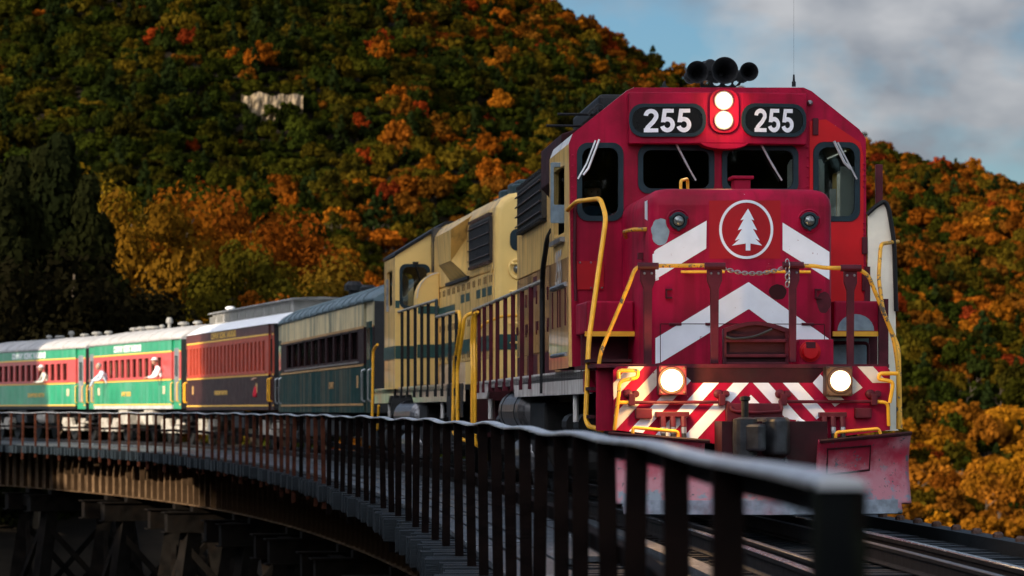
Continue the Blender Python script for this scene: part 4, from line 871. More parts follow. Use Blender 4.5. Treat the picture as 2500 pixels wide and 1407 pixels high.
    ring_ = [Vector((.030 * math.cos(k * math.pi / 5), 0, .017 * math.sin(k * math.pi / 5))) for k in range(10)]; lk.tube(ring_ + [ring_[0]], .006, 4, False); lk = lk.mesh('chain_link'); lk.materials.append(STEEL)
    ch = empty('safety_chain'); ch.parent = L
    a_, b_ = pp(1766, 655), pp(1924, 650); N_ = 19
    for k in range(N_):
        t = k / (N_ - 1); q_ = a_.lerp(b_, t) + Vector((0, 0, -.24 * t * (1 - t))); o = put('chain_link', lk, None, ch); o.location = q_; sl = (b_ - a_).z / (b_ - a_).x - .24 * (1 - 2 * t) / (b_ - a_).length; o.rotation_euler = (R(90) if k % 2 else 0, -math.atan(sl), 0)
    for k in range(7): o = put('chain_link', lk, None, ch); o.location = pp(1922 + (k % 2) * 5, 640 + k * 9, y - .03); o.rotation_euler = (0, R(90), R(90) * (k % 2))
    # ---------------- corner steps, tall yellow handrails
    yst = lambda a, c, yy: A.p3(a, c, yy)
    MB().tube(bend([yst(1386, 513, -.02), yst(1408, 492, -.35), yst(1466, 485, -1.2), yst(1480, 530, -1.5), yst(1437, 835, -2.4), yst(1430, 1025, -2.6), yst(1438, 1042, -2.7), yst(1471, 1050, -3.0)], .12), .025, 10).build('step_handrail', YELLOW, L)
    MB().tube(bend([yst(2192, 590, .2), yst(2150, 596, -.6), yst(2145, 680, -.8), yst(2156, 760, -1.4), yst(2194, 850, -2.2), yst(2198, 1050, -2.6)], .12), .021, 10).build('step_handrail', YELLOWW, L)
    MB().tube(bend([yst(2117, 524, -.05), yst(2135, 506, -.05), yst(2160, 490, -.05), yst(2170, 510, -.05), yst(2183, 592, -.05), yst(2188, 760, -.05)], .10), .024, 8).build('side_railing', BLACK, L)
    (x0, z1), (x1, z0) = A.on_y(1455, 897, -3.05), A.on_y(1506, 1052, -3.05); st = MB().box(x0, x1, -3.08, -3.04, z0, z1).build('step_side', RED, L)
    (xa, _), (xb, z2) = A.on_y(1424, 897, -1.5), A.on_y(1462, 958, -1.5); MB().box(xa, xb + .1, -1.6, -1.5, z2, 1.50).build('step_side', RED, L)
    for k in range(3): MB().box(x0 - .05, x0 + .35, -3.0, -2.4, z0 + .12 + k * .27, z0 + .15 + k * .27).build('step_tread', MAROOND, st)
    # yellow end loops on the pilot
    gb([A.p3(1511, 925, PF - .1), A.p3(1509, 905, PF - .1), A.p3(1558, 905, PF - .1), A.p3(1556, 922, PF - .1), A.p3(1512, 931, PF - .1), A.p3(1511, 960, PF - .1), A.p3(1500, 1050, PF - .06)], YELLOWW, .019, pil)
    gb([A.p3(2192, 912, PF - .1), A.p3(2148, 912, PF - .1), A.p3(2144, 926, PF - .1), A.p3(2182, 932, PF - .1), A.p3(2172, 984, PF - .1)], YELLOW, .019, pil)
    gb([A.p3(1545, 983, PF - .08), A.p3(1512, 983, PF - .08)], YELLOW, .018, pil); gb([A.p3(2135, 981, PF - .08), A.p3(2168, 983, PF - .08), A.p3(2170, 1040, PF - .05)], YELLOW, .018, pil)
    gb([A.p3(1545, 983, PF - .08), A.p3(1782, 982, PF - .08), A.p3(1786, 1004, PF - .14), A.p3(1850, 1008, PF - .16), A.p3(1912, 1004, PF - .14), A.p3(1902, 978, PF - .1), A.p3(1914, 981, PF - .08), A.p3(2135, 981, PF - .08)], MAROON, .016, pil, 'uncoupling_lever')
    for a in (1540, 1760, 1910, 2130):
        x, z = A.on_y(a, 975, PF); MB().box(x - .03, x + .03, PF - .11, PF, z - .06, z + .05).lathe([(.045, 0), (.045, -.05), (.02, -.06)], (x - .03, PF, z + .05), 'y', 10).lathe([(.035, 0), (.035, -.05)], (x + .045, PF, z + .05), 'y', 10).build('lever_bracket', MAROON, pil, bevel=.006)
    gb([A.p3(1545, 1060, PF - .25), A.p3(1545, 1044, PF - .25), A.p3(1656, 1054, PF - .25), A.p3(1656, 1072, PF - .25)], YELLOW, .016, pil); gb([A.p3(2040, 1075, PF - .25), A.p3(2040, 1056, PF - .25), A.p3(2145, 1047, PF - .25), A.p3(2150, 1060, PF - .25)], YELLOW, .016, pil)
    # hoses
    for bar, hs_ in (((1600, 1682, 1012), (1618, 1642, 1668)), ((2000, 2066, 1013), (2012, 2033, 2056))):
        (x0, z), (x1, _) = A.on_y(bar[0], bar[2], PF - .06), A.on_y(bar[1], bar[2], PF - .06); MB().box(x0, x1, PF - .1, PF, z - .025, z + .025).build('hose_bracket', MAROON, pil, bevel=.006)
        for k, a in enumerate(hs_):
            p0 = A.p3(a, 1018, PF - .08); h_ = MB().tube([p0, p0 + Vector((0, -.03, -.10))], .03, 8).build('valve', MAROON, pil)
            MB().tube([p0 + Vector((0, -.03, -.10)), p0 + Vector((0, -.04, -.16))], .027, 8).build('hose_fitting', STEEL, h_)
            MB().tube(bend([p0 + Vector((0, -.04, -.15)), p0 + Vector((.01, -.07, -.42)), p0 + Vector((.02 + .03 * k, -.05, -.75))], .2), .024, 8).build('hose', RUBBER, pil)
    # plug sockets
    for a, c in ((1570, 1010), (2105, 1009)):
        x, z = A.on_y(a, c, PF); MB().box(x - .08, x + .08, PF - .07, PF, z - .05, z + .05).build('socket', MAROON, pil, bevel=.01)
    # ---------------- coupler
    (x0, z1), (x1, z0) = A.on_y(1772, 985, PF - .05), A.on_y(1908, 1100, PF - .05)
    MB().ring([(x0, z0), (x1, z0), (x1, z1), (x0, z1)], [(x0 + .05, z0 + .05), (x1 - .05, z0 + .05), (x1 - .05, z1 - .16), (x0 + .05, z1 - .16)], PF - .12, PF).build('coupler_pocket', MAROON, pil, bevel=.008)
    x, z = A.on_y(1850, 1068, PF - .5); s = .31
    CAST = mat('cast_coupler', (.030, .032, .036), .42, .4, var=.5, vscale=7, dirt=((.055, .034, .022), .6), spec=.4)
    cp = MB().prism([(-.10, -.30), (.02, -.40), (.05, -.60), (.13, -.74), (.24, -.73), (.29, -.60), (.26, -.42), (.14, -.28)], -.17, .19, 'z').build('coupler', CAST, L, bevel=.04, seg=3); cp.location = (x, PF, z)
    MB().box(-.11, .11, -.36, .4, -.11, .12).build('shank', UNDER, cp, bevel=.02)
    MB().lathe([(.05, -.19), (.115, -.17), (.12, .0), (.115, .17), (.05, .19)], (-.13, -.56, 0), 'z', 18).build('knuckle', CAST, cp, smooth=False)
    MB().prism([(-.16, -.66), (-.02, -.80), (.05, -.76), (.0, -.64), (-.10, -.54)], -.13, .13, 'z').build('knuckle_nose', CAST, cp, bevel=.03)
    MB().prism([(-.20, -.34), (-.06, -.44), (-.04, -.30), (-.14, -.22)], -.15, .15, 'z').build('knuckle_hinge', CAST, cp, bevel=.02)
    MB().lathe([(.035, .0), (.035, .20), (.05, .21), (.05, .24), (.01, .25)], (-.13, -.56, .14), 'z', 10).build('pin', UNDER, cp)
    MB().box(-.30, .30, -.22, -.02, -.26, -.20).build('coupler_carrier', MAROOND, cp, bevel=.015)
    gb([A.p3(1956, 1032, PF - .25), A.p3(1940, 1070, PF - .35), A.p3(1918, 1105, PF - .45)], MAROON, .036, pil, 'brake_pipe'); gb([A.p3(1920, 1100, PF - .46), A.p3(1914, 1130, PF - .5)], RUBBER, .04, pil, 'hose')
    MB().tube([A.p3(1946, 1024, PF - .28), A.p3(1964, 1035, PF - .28)], .026, 8).tube(bend([A.p3(1964, 1035, PF - .3), A.p3(1974, 1050, PF - .3), A.p3(1979, 1072, PF - .3)], .1), .008, 5).build('cock_handle', WHITE, pil)
    # ---------------- snow plow
    PY = -3.62
    pl = MB(); nx, nz = 57, 26
    (xl_, zt), (xr_, _) = A.on_y(1468, 1053, PY), A.on_y(2216, 1056, PY); zb_ = A.on_y(1800, 1252, -4.0)[1]; (xa, _), (xb, _) = A.on_y(1486, 1200, PY), A.on_y(2213, 1200, PY); xcen = (xa + xb) / 2
    nxl, nxr = A.on_y(1712, 0, PY)[0], A.on_y(1986, 0, PY)[0]; znotch = A.on_y(0, 1150, PY)[1]
    idx = {}
    def plow_pt(u, v):
        """u across (-1..1), v up (0..1): concave blade swept back from a central prow"""
        x = xcen + u * (xb - xa) / 2 * (1 + .012 * v); prow = .42 * (1 - abs(u)) ; z = zb_ + (zt - .02 - zb_) * v - .13 * v * (1 - abs(u)) * .9
        y = PY - prow - .30 * (1 - v) ** 2 - .23 * max(0, v - .55) ** 1.5 * 2.2
        return (x, y, z)
    us = [-1 + 2 * i / (nx - 1) for i in range(nx)]; vv = [j / (nz - 1) for j in range(nz)]; vs = [plow_pt(u, v) for v in vv for u in us]; fs = []
    for j in range(nz - 1):
        for i in range(nx - 1):
            x = (vs[j * nx + i][0] + vs[j * nx + i + 1][0]) / 2; z = (vs[j * nx + i][2] + vs[(j + 1) * nx + i][2]) / 2
            if nxl < x < nxr and z > znotch - .0: continue
            if i < 2 and j < 3: continue
            if i > nx - 4 and j < 3: continue
            fs.append((j * nx + i, j * nx + i + 1, (j + 1) * nx + i + 1, (j + 1) * nx + i))
    pw = MB().add(vs, fs).build('snow_plow', PLOWM, L, smooth=True); s = pw.modifiers.new('thickness', 'SOLIDIFY'); s.thickness = .03
    pts = [plow_pt(u, 0) for u in us[2:-3]]; MB().add([(p_[0], p_[1] - .012, p_[2] - .01) for p_ in pts] + [(p_[0], p_[1] + .012 - .02, p_[2] + .12) for p_ in pts], [(i, i + 1, len(pts) + i + 1, len(pts) + i) for i in range(len(pts) - 1)]).build('cutting_edge', PLOWE, pw)
    for u0, u1 in ((us[0], -.36), (.36, us[-1])):
        q_ = [Vector(plow_pt(u0 + (u1 - u0) * k / 10, 1)) for k in range(11)]; MB().tube(q_, .02, 6).build('blade_lip', MAROOND, pw)
    qd = [Vector(plow_pt(u, v)) + Vector((0, -.012, 0)) for u, v in ((.42, .52), (.72, .56), (.72, .88), (.42, .88))]; MB().tube(qd + [qd[0]], .010, 5).build('access_plate_edge', MAROOND, pw)
    MB().box(-.5, .5, PY - .2, PY + .3, .55, 1.0).build('plow_bracket', MAROOND, pw)
    # ---------------- long hood
    HX = .95; y0, y1 = 2.32, 14.25; zt = 4.46; zw = 1.53
    hd = empty('long_hood'); hd.parent = L
    prof = [(-HX, 3.02), (-HX, zt - .28), (-HX + .06, zt - .13), (-HX + .18, zt - .03), (-HX + .34, zt), (HX - .34, zt), (HX - .18, zt - .03), (HX - .06, zt - .13), (HX, zt - .28), (HX, 3.02)]
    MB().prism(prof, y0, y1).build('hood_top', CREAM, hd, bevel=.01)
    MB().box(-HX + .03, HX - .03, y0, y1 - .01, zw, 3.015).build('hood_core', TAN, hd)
    ys = np.linspace(y0 + .02, y1 - .02, 15); rnd = random.Random(4)
    for s in (-1, 1):
        for i, (a, c) in enumerate(zip(ys[:-1], ys[1:])):
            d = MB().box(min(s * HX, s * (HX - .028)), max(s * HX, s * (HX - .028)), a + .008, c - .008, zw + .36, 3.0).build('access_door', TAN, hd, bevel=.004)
            if s < 0:
                for z in (zw + .7, 2.65): MB().box(-HX - .02, -HX - .001, a + .02, a + .07, z - .09, z + .09).build('hinge', MAROON, d)
                MB().box(-HX - .02, -HX - .001, c - .16, c - .06, 2.2, 2.32).build('latch', MAROON if i % 2 else STEEL, d)
                if rnd.random() < .55: MB().box(-HX - .004, -HX - .0005, a + .1, c - .2, 2.70 + rnd.uniform(-.1, .1), 2.95).build('data_plate', rnd.choice([MAROON, PALE, MAROON]), d)
            MB().box(min(s * HX, s * (HX - .028)), max(s * HX, s * (HX - .028)), a + .008, c - .008, zw + .01, zw + .345).build('kick_panel', MAROON if i % 3 else TAN, hd, bevel=.004)
    # flared radiator / air-intake bulge just behind the cab, and the screened intake
    for s in (-1, 1):
        pr = [(s * .951, 3.25), (s * 1.42, 3.75), (s * 1.42, 4.20), (s * .951, 4.36)]
        MB().prism(pr, 2.42, 5.0).build('intake_flare', MAROOND, hd, bevel=.01)
        (ya, _), (yb, _) = (9.4, 0), (13.4, 0)
        fr = MB().box(min(s * .951, s * 1.02), max(s * .951, s * 1.02), ya, yb, 3.66, 4.26).build('radiator_frame', GRILLE, hd)
        for k in range(24): MB().box(min(s * 1.021, s * 1.03), max(s * 1.021, s * 1.03), ya + .05 + k * (yb - ya - .1) / 24, ya + .13 + k * (yb - ya - .1) / 24, 3.70, 4.22).build('shutter_slat', BLACK, fr)
        for z in (3.74, 3.88, 4.02, 4.16): MB().tube([(s * 1.045, ya, z), (s * 1.045, yb, z)], .012, 5).build('guard_bar', RUST, fr)
        for z in (3.64, 4.29):
            for k in range(18): MB().box(min(s * .951, s * 1.05), max(s * .951, s * 1.05), ya + .05 + k * .22, ya + .11 + k * .22, z - .02, z + .02).build('guard_clip', BLACK, fr)
    MB().box(-1.0, 1.0, 2.42, 5.4, zt - .02, zt + .19).build('intake_cap', BLACK, hd, bevel=.04)
    for k, yy in enumerate((6.6, 8.6, 11.0, 12.9)): MB().lathe([(.62, 0), (.62, .10), (.56, .13), (.1, .13)], (0, yy, zt + .001), 'z', 24).build('roof_fan', TEAL, hd)
    for yy, xx, zz in ((4.2, -1.25, zt - .02), (3.1, -1.22, zt + .02)): MB().tube([(xx - .18, yy, zz), (xx + .3, yy, zz)], .016, 6).build('antenna_bar', BLACK, hd)
    for yy in (.5, 1.05): MB().tube([Vector((-1.2, yy, 4.28)) + Vector((.055 * math.cos(t), 0, .075 * math.sin(t))) for t in np.linspace(0, math.pi, 8)], .013, 6).build('lifting_eye', BLACK, cab)
    # battery box doors ahead of the hood on the left, below the cab side
    for a, c, nm in ((.25, 1.05, 'battery_door'), (1.1, 1.9, 'battery_door')):
        d = MB().box(-1.562, -1.53, a, c, 1.56, 2.42).build(nm, TAN, L, bevel=.01); MB().tube([(-1.58, a, 2.44), (-1.58, c, 2.44)], .026, 8).build('hinge_bar', STEEL, d); MB().tube([(-1.58, a, 1.70), (-1.58, c, 1.70)], .022, 8).build('hinge_bar', STEEL, d)
        for u in (a + .1, c - .1): MB().box(-1.585, -1.562, u - .02, u + .02, 2.0, 2.4).build('latch', MAROON, d)
    # ---------------- side sills, walkway railing
    for s in (-1, 1):
        b = MB().prism([(-1.45, 1.53), (15.0, 1.53), (15.0, 1.27), (12.9, 1.27), (12.55, 1.42), (8.1, 1.42), (7.9, 1.27), (-1.45, 1.27)], s * 1.5, s * 1.47, 'x').build('side_sill', PALE, L, bevel=.006)
        for yy in (.6, 12.95): MB().tube([(s * 1.44, yy, 1.27), (s * 1.44, yy, .98)], .03, 6).build('jack_pad', PALE, b)
    posts = [A.on_x(px, 900, -1.5)[0] for px in (1157, 1170, 1183, 1199, 1215, 1234, 1253, 1275, 1297)]
    for yy in posts: MB().box(-1.53, -1.475, yy - .012, yy + .012, 1.36, 2.6).prism([(-1.54, 1.36), (-1.46, 1.36), (-1.46, 1.48), (-1.54, 1.48)], yy - .03, yy + .03).build('railing_post', MAROON, L)
    yf = A.on_x(1324, 600, -1.5)[0]; MB().tube([(-1.5, posts[0], 2.61), (-1.5, yf, 2.61)], .026, 8).build('walkway_rail', mat('rail_paint', (.30, .27, .22), .4, var=.2), L)
    MB().tube(bend([(-1.5, yf, 1.30), (-1.5, yf, 2.7), (-1.55, yf - 1.2, 3.05), (-1.56, 2.1, 3.1)], .3), .03, 8).build('corner_post', BLACK, L)
    posts_r = [-.5, 2.8, 5, 7, 9, 11, 13]
    for yy in posts_r: MB().box(1.475, 1.53, yy - .012, yy + .012, 1.36, 2.6).build('railing_post', MAROON, L)
    MB().tube([(1.5, 2.6, 2.61), (1.5, 14, 2.61)], .026, 8).build('walkway_rail', YELLOW, L)
    # rear step rails
    for (dx, yy) in ((-1.53, 14.95), (-1.53, 14.35)): MB().tube(bend([(dx, yy - .1, 2.55), (dx - .02, yy + .05, 2.5), (dx - .03, yy + .15, 2.1), (dx - .03, yy, 1.7), (dx - .03, yy, .62), (dx + .1, yy, .55)], .1), .026, 8).build('step_handrail', YELLOW, L)
    # added pale panels standing in for the blown-out background beside and behind the cab
    sp = [A.on_y(px, py, -.02) for px, py in ((2119, 1052), (2119, 524), (2163, 494), (2172, 514), (2184, 620), (2188, 860), (2200, 900), (2200, 1052))]
    plate(MB(), sp, [], -.02, .01).build('side_glare_panel', SIDECREAM, L); sp2 = [A.on_y(px, py, 2.64) for px, py in ((1900, 480), (1900, 360), (2060, 360), (2096, 400), (2096, 560))]
    plate(MB(), sp2, [], 2.66, 2.68).build('rear_glare_panel', SIDECREAM, L)
    q_ = [A.p3(2117, 580, 2.55), A.p3(2117, 410, 2.55)]; MB().box(q_[0].x - .005, q_[0].x + .075, 2.0, 2.05, q_[0].z, q_[1].z).build('mirror', MAROON, cab, bevel=.008)
    # ---------------- running gear
    truck(L, 1.6, 'front_truck'); truck(L, 11.4, 'rear_truck')
    MB().prism([(-1.2, .35), (1.2, .35), (1.35, .6), (1.35, 1.2), (-1.35, 1.2), (-1.35, .6)], 5.3, 7.6).build('fuel_tank', UNDER, L, bevel=.03)
    for s in (-1, 1):
        t_ = MB().lathe([(.05, -1.7), (.2, -1.66), (.29, -1.55), (.29, 1.55), (.2, 1.66), (.05, 1.7)], (s * 1.22, 9.0, 1.09), 'y', 20).build('air_reservoir', TANK, L, smooth=False)
        MB().lathe([(.05, -1.4), (.22, -1.3), (.22, 1.3), (.05, 1.4)], (s * 1.2, 8.4, .52), 'y', 18).build('air_reservoir', TANK, L)
        for yy in (7.9, 10.0): MB().lathe([(.295, 0), (.30, .0), (.30, .06), (.295, .06)], (s * 1.22, yy, 1.09), 'y', 20).build('tank_strap', UNDER, t_)
    MB().box(-1.3, 1.3, 13.9, 14.9, .8, 1.25).build('rear_pilot', MAROOND, L); MB().box(-.12, .12, 14.9, 15.6, .82, 1.02).build('rear_coupler', UNDER, L, bevel=.02)
    MB().box(-.6, .6, -2.3, 14.2, .95, 1.38).build('centre_sill', UNDER, L)
    return L
LOCO = front_loco()
# ------------------------------------------------------------------ second locomotive, running cab-last
B = Frame(.75, 51.9, R(7.2))
STACK = mat('stack_teal', (.010, .030, .034), .5)
def second_loco():
    L = empty('locomotive', (B.o.x, B.o.y, 0), B.rz)
    tag(L, 'cream diesel locomotive with dark green stripes coupled behind the red one', 'locomotive', 'locomotives of the train')
    HX = .88; y0, y1 = 1.1, 10.7; zt = 4.50; zw = 1.53
    hd = empty('long_hood'); hd.parent = L
    def arch(hx, z0, ztop, r=.34):
        return [(-hx, z0)] + [(-hx + r - r * math.cos(R(a)), ztop - r + r * math.sin(R(a))) for a in (0, 20, 45, 70, 90)] + [(hx - r + r * math.sin(R(a)), ztop - r + r * math.cos(R(a))) for a in (0, 20, 45, 70, 90)] + [(hx, z0)]
    MB().prism(arch(HX, 3.30, zt), y0 + .1, y1).build('hood_top', CREAM, hd, bevel=.02)
    # rounded end face
    e = MB().prism(arch(HX - .002, zw, zt - .002), y0, y0 + .30).build('hood_end', CREAMF, hd, bevel=.10, seg=4)
    MB().box(-HX + .03, HX - .03, y0 + .3, y1, zw, 3.295).build('hood_core', CREAM, hd)
    ys = np.linspace(y0 + .32, y1, 13); rnd = random.Random(9)
    for s in (-1, 1):
        for i, (a, c) in enumerate(zip(ys[:-1], ys[1:])):
            d = MB().box(min(s * HX, s * (HX - .028)), max(s * HX, s * (HX - .028)), a + .008, c - .008, zw + .40, 3.28).build('access_door', CREAM, hd, bevel=.004)
            MB().box(min(s * HX, s * (HX - .028)), max(s * HX, s * (HX - .028)), a + .008, c - .008, zw + .01, zw + .385).build('kick_panel', CREAMF if i < 5 else PINKSILL, hd, bevel=.004)
            if s < 0:
                w = c - a
                MB().box(-HX - .006, -HX - .001, a + .1, c - .12, 2.92, 3.06).build('green_dash', GREENP, d) if i < 6 and i != 3 else None
                MB().box(-HX - .005, -HX - .001, a + .009, c - .009, 2.05, 2.29).build('green_stripe', GREENP, d)
                if i > 6: MB().box(-HX - .005, -HX - .001, a + .009, c - .009, 2.84 if i < 9 else 2.80, 2.94).build('green_stripe', GREENP, d)
                for z in (1.98, 2.5, 3.12):
                    for k in range(2):
                        MB().box(-HX - .014, -HX - .0005, a + .08 + k * .22, a + .11 + k * .22, z, z + .11).build('louvre_mark', mat('rust_mark', (.16, .09, .03), .6), d)
    # end face fittings: dark pane, class light with rings, brackets
    pl = lambda px, py, y=y0: B.on_y(px, py, y)
    x, z = -.52, A and B.on_y(1255, 657, y0)[1]
    cl = MB().lathe([(.165, .01), (.165, -.02), (.150, -.03), (.12, -.02), (.115, -.005)], (x, y0, z), 'y', 26).build('class_light', CREAMF, hd); MB().lathe([(.005, -.07), (.05, -.06), (.08, -.02), (.08, .0)], (x, y0, z), 'y', 20).build('lens', mat('class_lens', (.2, .22, .22), .15), cl, smooth=True)
    z2 = B.on_y(1255, 590, y0)[1]; plate(MB(), rrect(x - .13, x + .5, z2 - .14, z2 + .20, .12), [], y0 - .02, y0 + .01).build('number_board', TEAL, hd)
    MB().tube(bend([(x - .1, y0 - .0, z2 - .33), (x - .1, y0 - .06, z2 - .35), (x + .08, y0 - .06, z2 - .35), (x + .08, y0, z2 - .33)], .05), .018, 8).build('grab_iron', CREAMF, hd)
    for dz in (-.35, -.85, -1.15): MB().tube(bend([(x - .12, y0, z + dz), (x - .12, y0 - .07, z + dz), (x + .12, y0 - .07, z + dz), (x + .12, y0, z + dz)], .05), .018, 8).build('grab_iron', CREAMF, hd)
    MB().box(-.875, .875, y0 - .008, y0 - .001, 2.05, 2.29).build('green_stripe', GREENP, hd)
    MB().lathe([(.11, 0), (.11, .03), (.075, .03), (.075, 0)], (-HX - .01, y0 + .45, 3.36), 'x', 16).build('lifting_eye', CREAMF, hd)
    # radiator intake screen
    for s in (-1, 1):
        fr = MB().box(min(s * (HX + .001), s * (HX + .05)), max(s * (HX + .001), s * (HX + .05)), 1.42, 4.3, 3.46, 4.15).build('radiator_frame', GRILLE, hd)
        for k in range(20): MB().box(min(s * (HX + .051), s * (HX + .06)), max(s * (HX + .051), s * (HX + .06)), 1.46 + k * .142, 1.55 + k * .142, 3.5, 4.11).build('shutter_slat', BLACK, fr)
        for z in (3.55, 3.72, 3.89, 4.06): MB().tube([(s * (HX + .07), 1.42, z), (s * (HX + .07), 4.3, z)], .010, 5).build('guard_bar', RUST, fr)
        for z in (3.43, 4.18):
            for k in range(14): MB().box(min(s * (HX + .001), s * (HX + .07)), max(s * (HX + .001), s * (HX + .07)), 1.46 + k * .21, 1.53 + k * .21, z - .02, z + .025).build('guard_clip', RUST, fr)
        # dynamic brake blister: tapered box flaring out of the hood top
        MB().add([(s * (HX + .002), 5.0, 3.36), (s * (HX + .002), 7.6, 3.36), (s * (HX + .24), 7.3, 3.62), (s * (HX + .24), 5.3, 3.62), (s * (HX + .28), 7.6, 4.12), (s * (HX + .28), 4.9, 4.12), (s * .45, 7.8, zt + .10), (s * .45, 4.8, zt + .10), (s * .45, 7.6, 3.4), (s * .45, 5.0, 3.4)],
                 [(0, 1, 2, 3), (3, 2, 4, 5), (5, 4, 6, 7), (1, 8, 6, 4, 2), (0, 3, 5, 7, 9)] if s > 0 else [(3, 2, 1, 0), (5, 4, 2, 3), (7, 6, 4, 5), (2, 4, 6, 8, 1), (9, 7, 5, 3, 0)]).build('dynamic_brake_bulge', CREAM, hd)
        MB().box(min(s * (HX + .001), s * (HX + .05)), max(s * (HX + .001), s * (HX + .05)), 4.6, 8.0, 3.28, 3.335).build('drip_edge', BLACK, hd)
    for yy, r, h in ((2.1, .52, .16), (3.6, .52, .16)): MB().lathe([(r, 0), (r, h), (r - .06, h + .03), (.1, h + .03)], (0, yy, zt + .001), 'z', 22).build('roof_fan', STACK, hd)
    for yy in (1.9, 2.75): MB().box(-.42, .1, yy, yy + .5, zt + .001, zt + .26).build('exhaust_stack', STACK, hd, bevel=.03)
    MB().box(-.36, .0, 5.3, 5.7, zt + .001, zt + .17).build('exhaust_stack', STACK, hd, bevel=.03)
    # ---------------- cab, its near wall faces the camera
    cy = 10.72; cab = empty('cab'); cab.parent = L
    cw = [(-1.56, 1.5), (-1.56, 3.93), (-1.50, 3.97), (-.62, 4.52), (.62, 4.52), (1.50, 3.97), (1.56, 3.93), (1.56, 1.5)]
    wl = rrect(-1.47, -.93, 2.98, 3.78, .12); wr = [(-p[0], p[1]) for p in wl][::-1]
    plate(MB(), cw, [wl, wr], cy, cy + .06).build('end_wall', CREAMF, cab)
    for w in (wl, wr): window(cab, w, cy)
    n = len(cw) - 2; rf = cw[1:-1]; b = MB()
    vs = [(p[0] * 1.01, cy - .05, p[1] + .01) for p in rf] + [(p[0] * 1.01, cy - .05, p[1] + .06) for p in rf] + [(p[0] * 1.01, cy + 2.35, p[1] + .01) for p in rf] + [(p[0] * 1.01, cy + 2.35, p[1] + .06) for p in rf]
    fs = [(i, i + 1, i + 1 + n, i + n) for i in range(n - 1)] + [(i + 2 * n, i + 3 * n, i + 1 + 3 * n, i + 1 + 2 * n) for i in range(n - 1)] + [(i, i + 2 * n, i + 1 + 2 * n, i + 1) for i in range(n - 1)] + [(i + n, i + 1 + n, i + 1 + 3 * n, i + 3 * n) for i in range(n - 1)] + [(0, n, 3 * n, 2 * n), (n - 1, 3 * n - 1, 4 * n - 1, 2 * n - 1)]
    b.add(vs, fs).build('roof', BLACK, cab)
    for s in (-1, 1):
        plate(MB(), [(cy + .06, 1.5), (cy + 2.3, 1.5), (cy + 2.3, 3.92), (cy + .06, 3.92)], [rrect(cy + .6, cy + 1.7, 3.05, 3.7, .05)], min(s * 1.56, s * 1.51), max(s * 1.56, s * 1.51), 'x').build('side_wall', CREAM, cab)
        MB().box(min(s * 1.562, s * 1.57), max(s * 1.562, s * 1.57), cy + .07, cy + 2.29, 2.05, 2.29).build('green_stripe', GREENP, cab)
        plate(MB(), [(cy + .1, 1.8), (cy + 2.2, 1.8), (cy + 2.2, 3.9), (cy + .1, 3.9)], [rrect(cy + .6, cy + 1.7, 3.05, 3.7, .05)], min(s * 1.50, s * 1.505), max(s * 1.50, s * 1.505), 'x').build('lining', DARKIN, cab)
    plate(MB(), cw, [rrect(-1.42, -1.0, 3.0, 3.72, .14)], cy + 2.24, cy + 2.3).build('far_wall', DARKIN, cab)
    plate(MB(), rrect(-1.48, -1.08, 3.25, 3.70, .14), [], cy + 2.4, cy + 2.42).build('far_pale_plate', SIDECREAM, cab)  # pale plate set behind the far wall opening
    MB().box(-1.5, 1.5, cy + .07, cy + 2.23, 1.7, 1.75).build('floor', DARKIN, cab); MB().box(-1.25, -.7, cy + .7, cy + 1.2, 1.76, 2.95).build('seat', DARKIN, cab, bevel=.04)
    MB().tube([(-1.2, cy - .06, 3.80), (-1.02, cy - .06, 3.25)], .012, 6).box(-1.24, -1.14, cy - .07, cy, 3.78, 3.83).build('wiper', BLACK, cab)
    MB().box(-1.562, -.9, cy - .006, cy - .001, 2.05, 2.29).box(-.90, -.885, cy - .006, cy - .001, 2.05, 2.29).build('green_stripe', GREENP, cab); MB().box(-1.56, -1.48, cy - .006, cy - .001, 2.98, 3.12).build('green_stripe', GREENP, cab)
    # number box hanging at the corner, curved housing against the hood
    nb = MB().box(-.90, -.64, cy - .36, cy - .002, 3.62, 4.44).build('marker_board', mat('dark_marker', (.03, .024, .018), .35), cab, bevel=.01); MB().box(-.98, -.62, cy - .40, cy - .002, 3.575, 3.618).build('shelf', CREAMF, cab)
    q = [(-.882, 1.56)] + [(-.882 - .40 * math.sin(R(a)), 3.12 + .46 * math.cos(R(a))) for a in (0, 15, 30, 45, 60, 75, 90)] + [(-1.282, 1.56)]
    MB().prism(q[::-1], cy - 1.3, cy - .62).build('curved_housing', CREAMF, L, bevel=.02)
    q2 = [(-.884, 3.586)] + [(-.884 - .41 * math.sin(R(a)), 3.12 + .47 * math.cos(R(a))) for a in (10, 25, 40, 55, 70, 90)] + [(-1.28, 3.12)] + [(-.884 - .395 * math.sin(R(a)), 3.12 + .45 * math.cos(R(a))) for a in (70, 55, 40, 25, 10)]
    MB().prism(q2, cy - 1.32, cy - 1.301).build('housing_trim', ROOFP, L)
    MB().box(-1.284, -.884, cy - 1.309, cy - 1.302, 2.05, 2.29).build('green_stripe', GREENP, L); MB().box(-1.27, -.884, cy - 1.309, cy - 1.302, 2.84, 2.98).build('green_stripe', GREENP, L)
    # far short hood and its side
    MB().prism(arch(HX, zw, 3.6, .25), cy + 2.31, cy + 4.7).build('short_hood', CREAM, L, bevel=.02)
    MB().box(-1.53, -1.5, cy + .1, cy + 2.2, 1.56, 2.0).build('battery_door', PINKSILL, L, bevel=.01); MB().box(-1.62, -1.575, cy + 1.2, cy + 1.24, 2.95, 3.55).build('mirror', STEEL, cab)
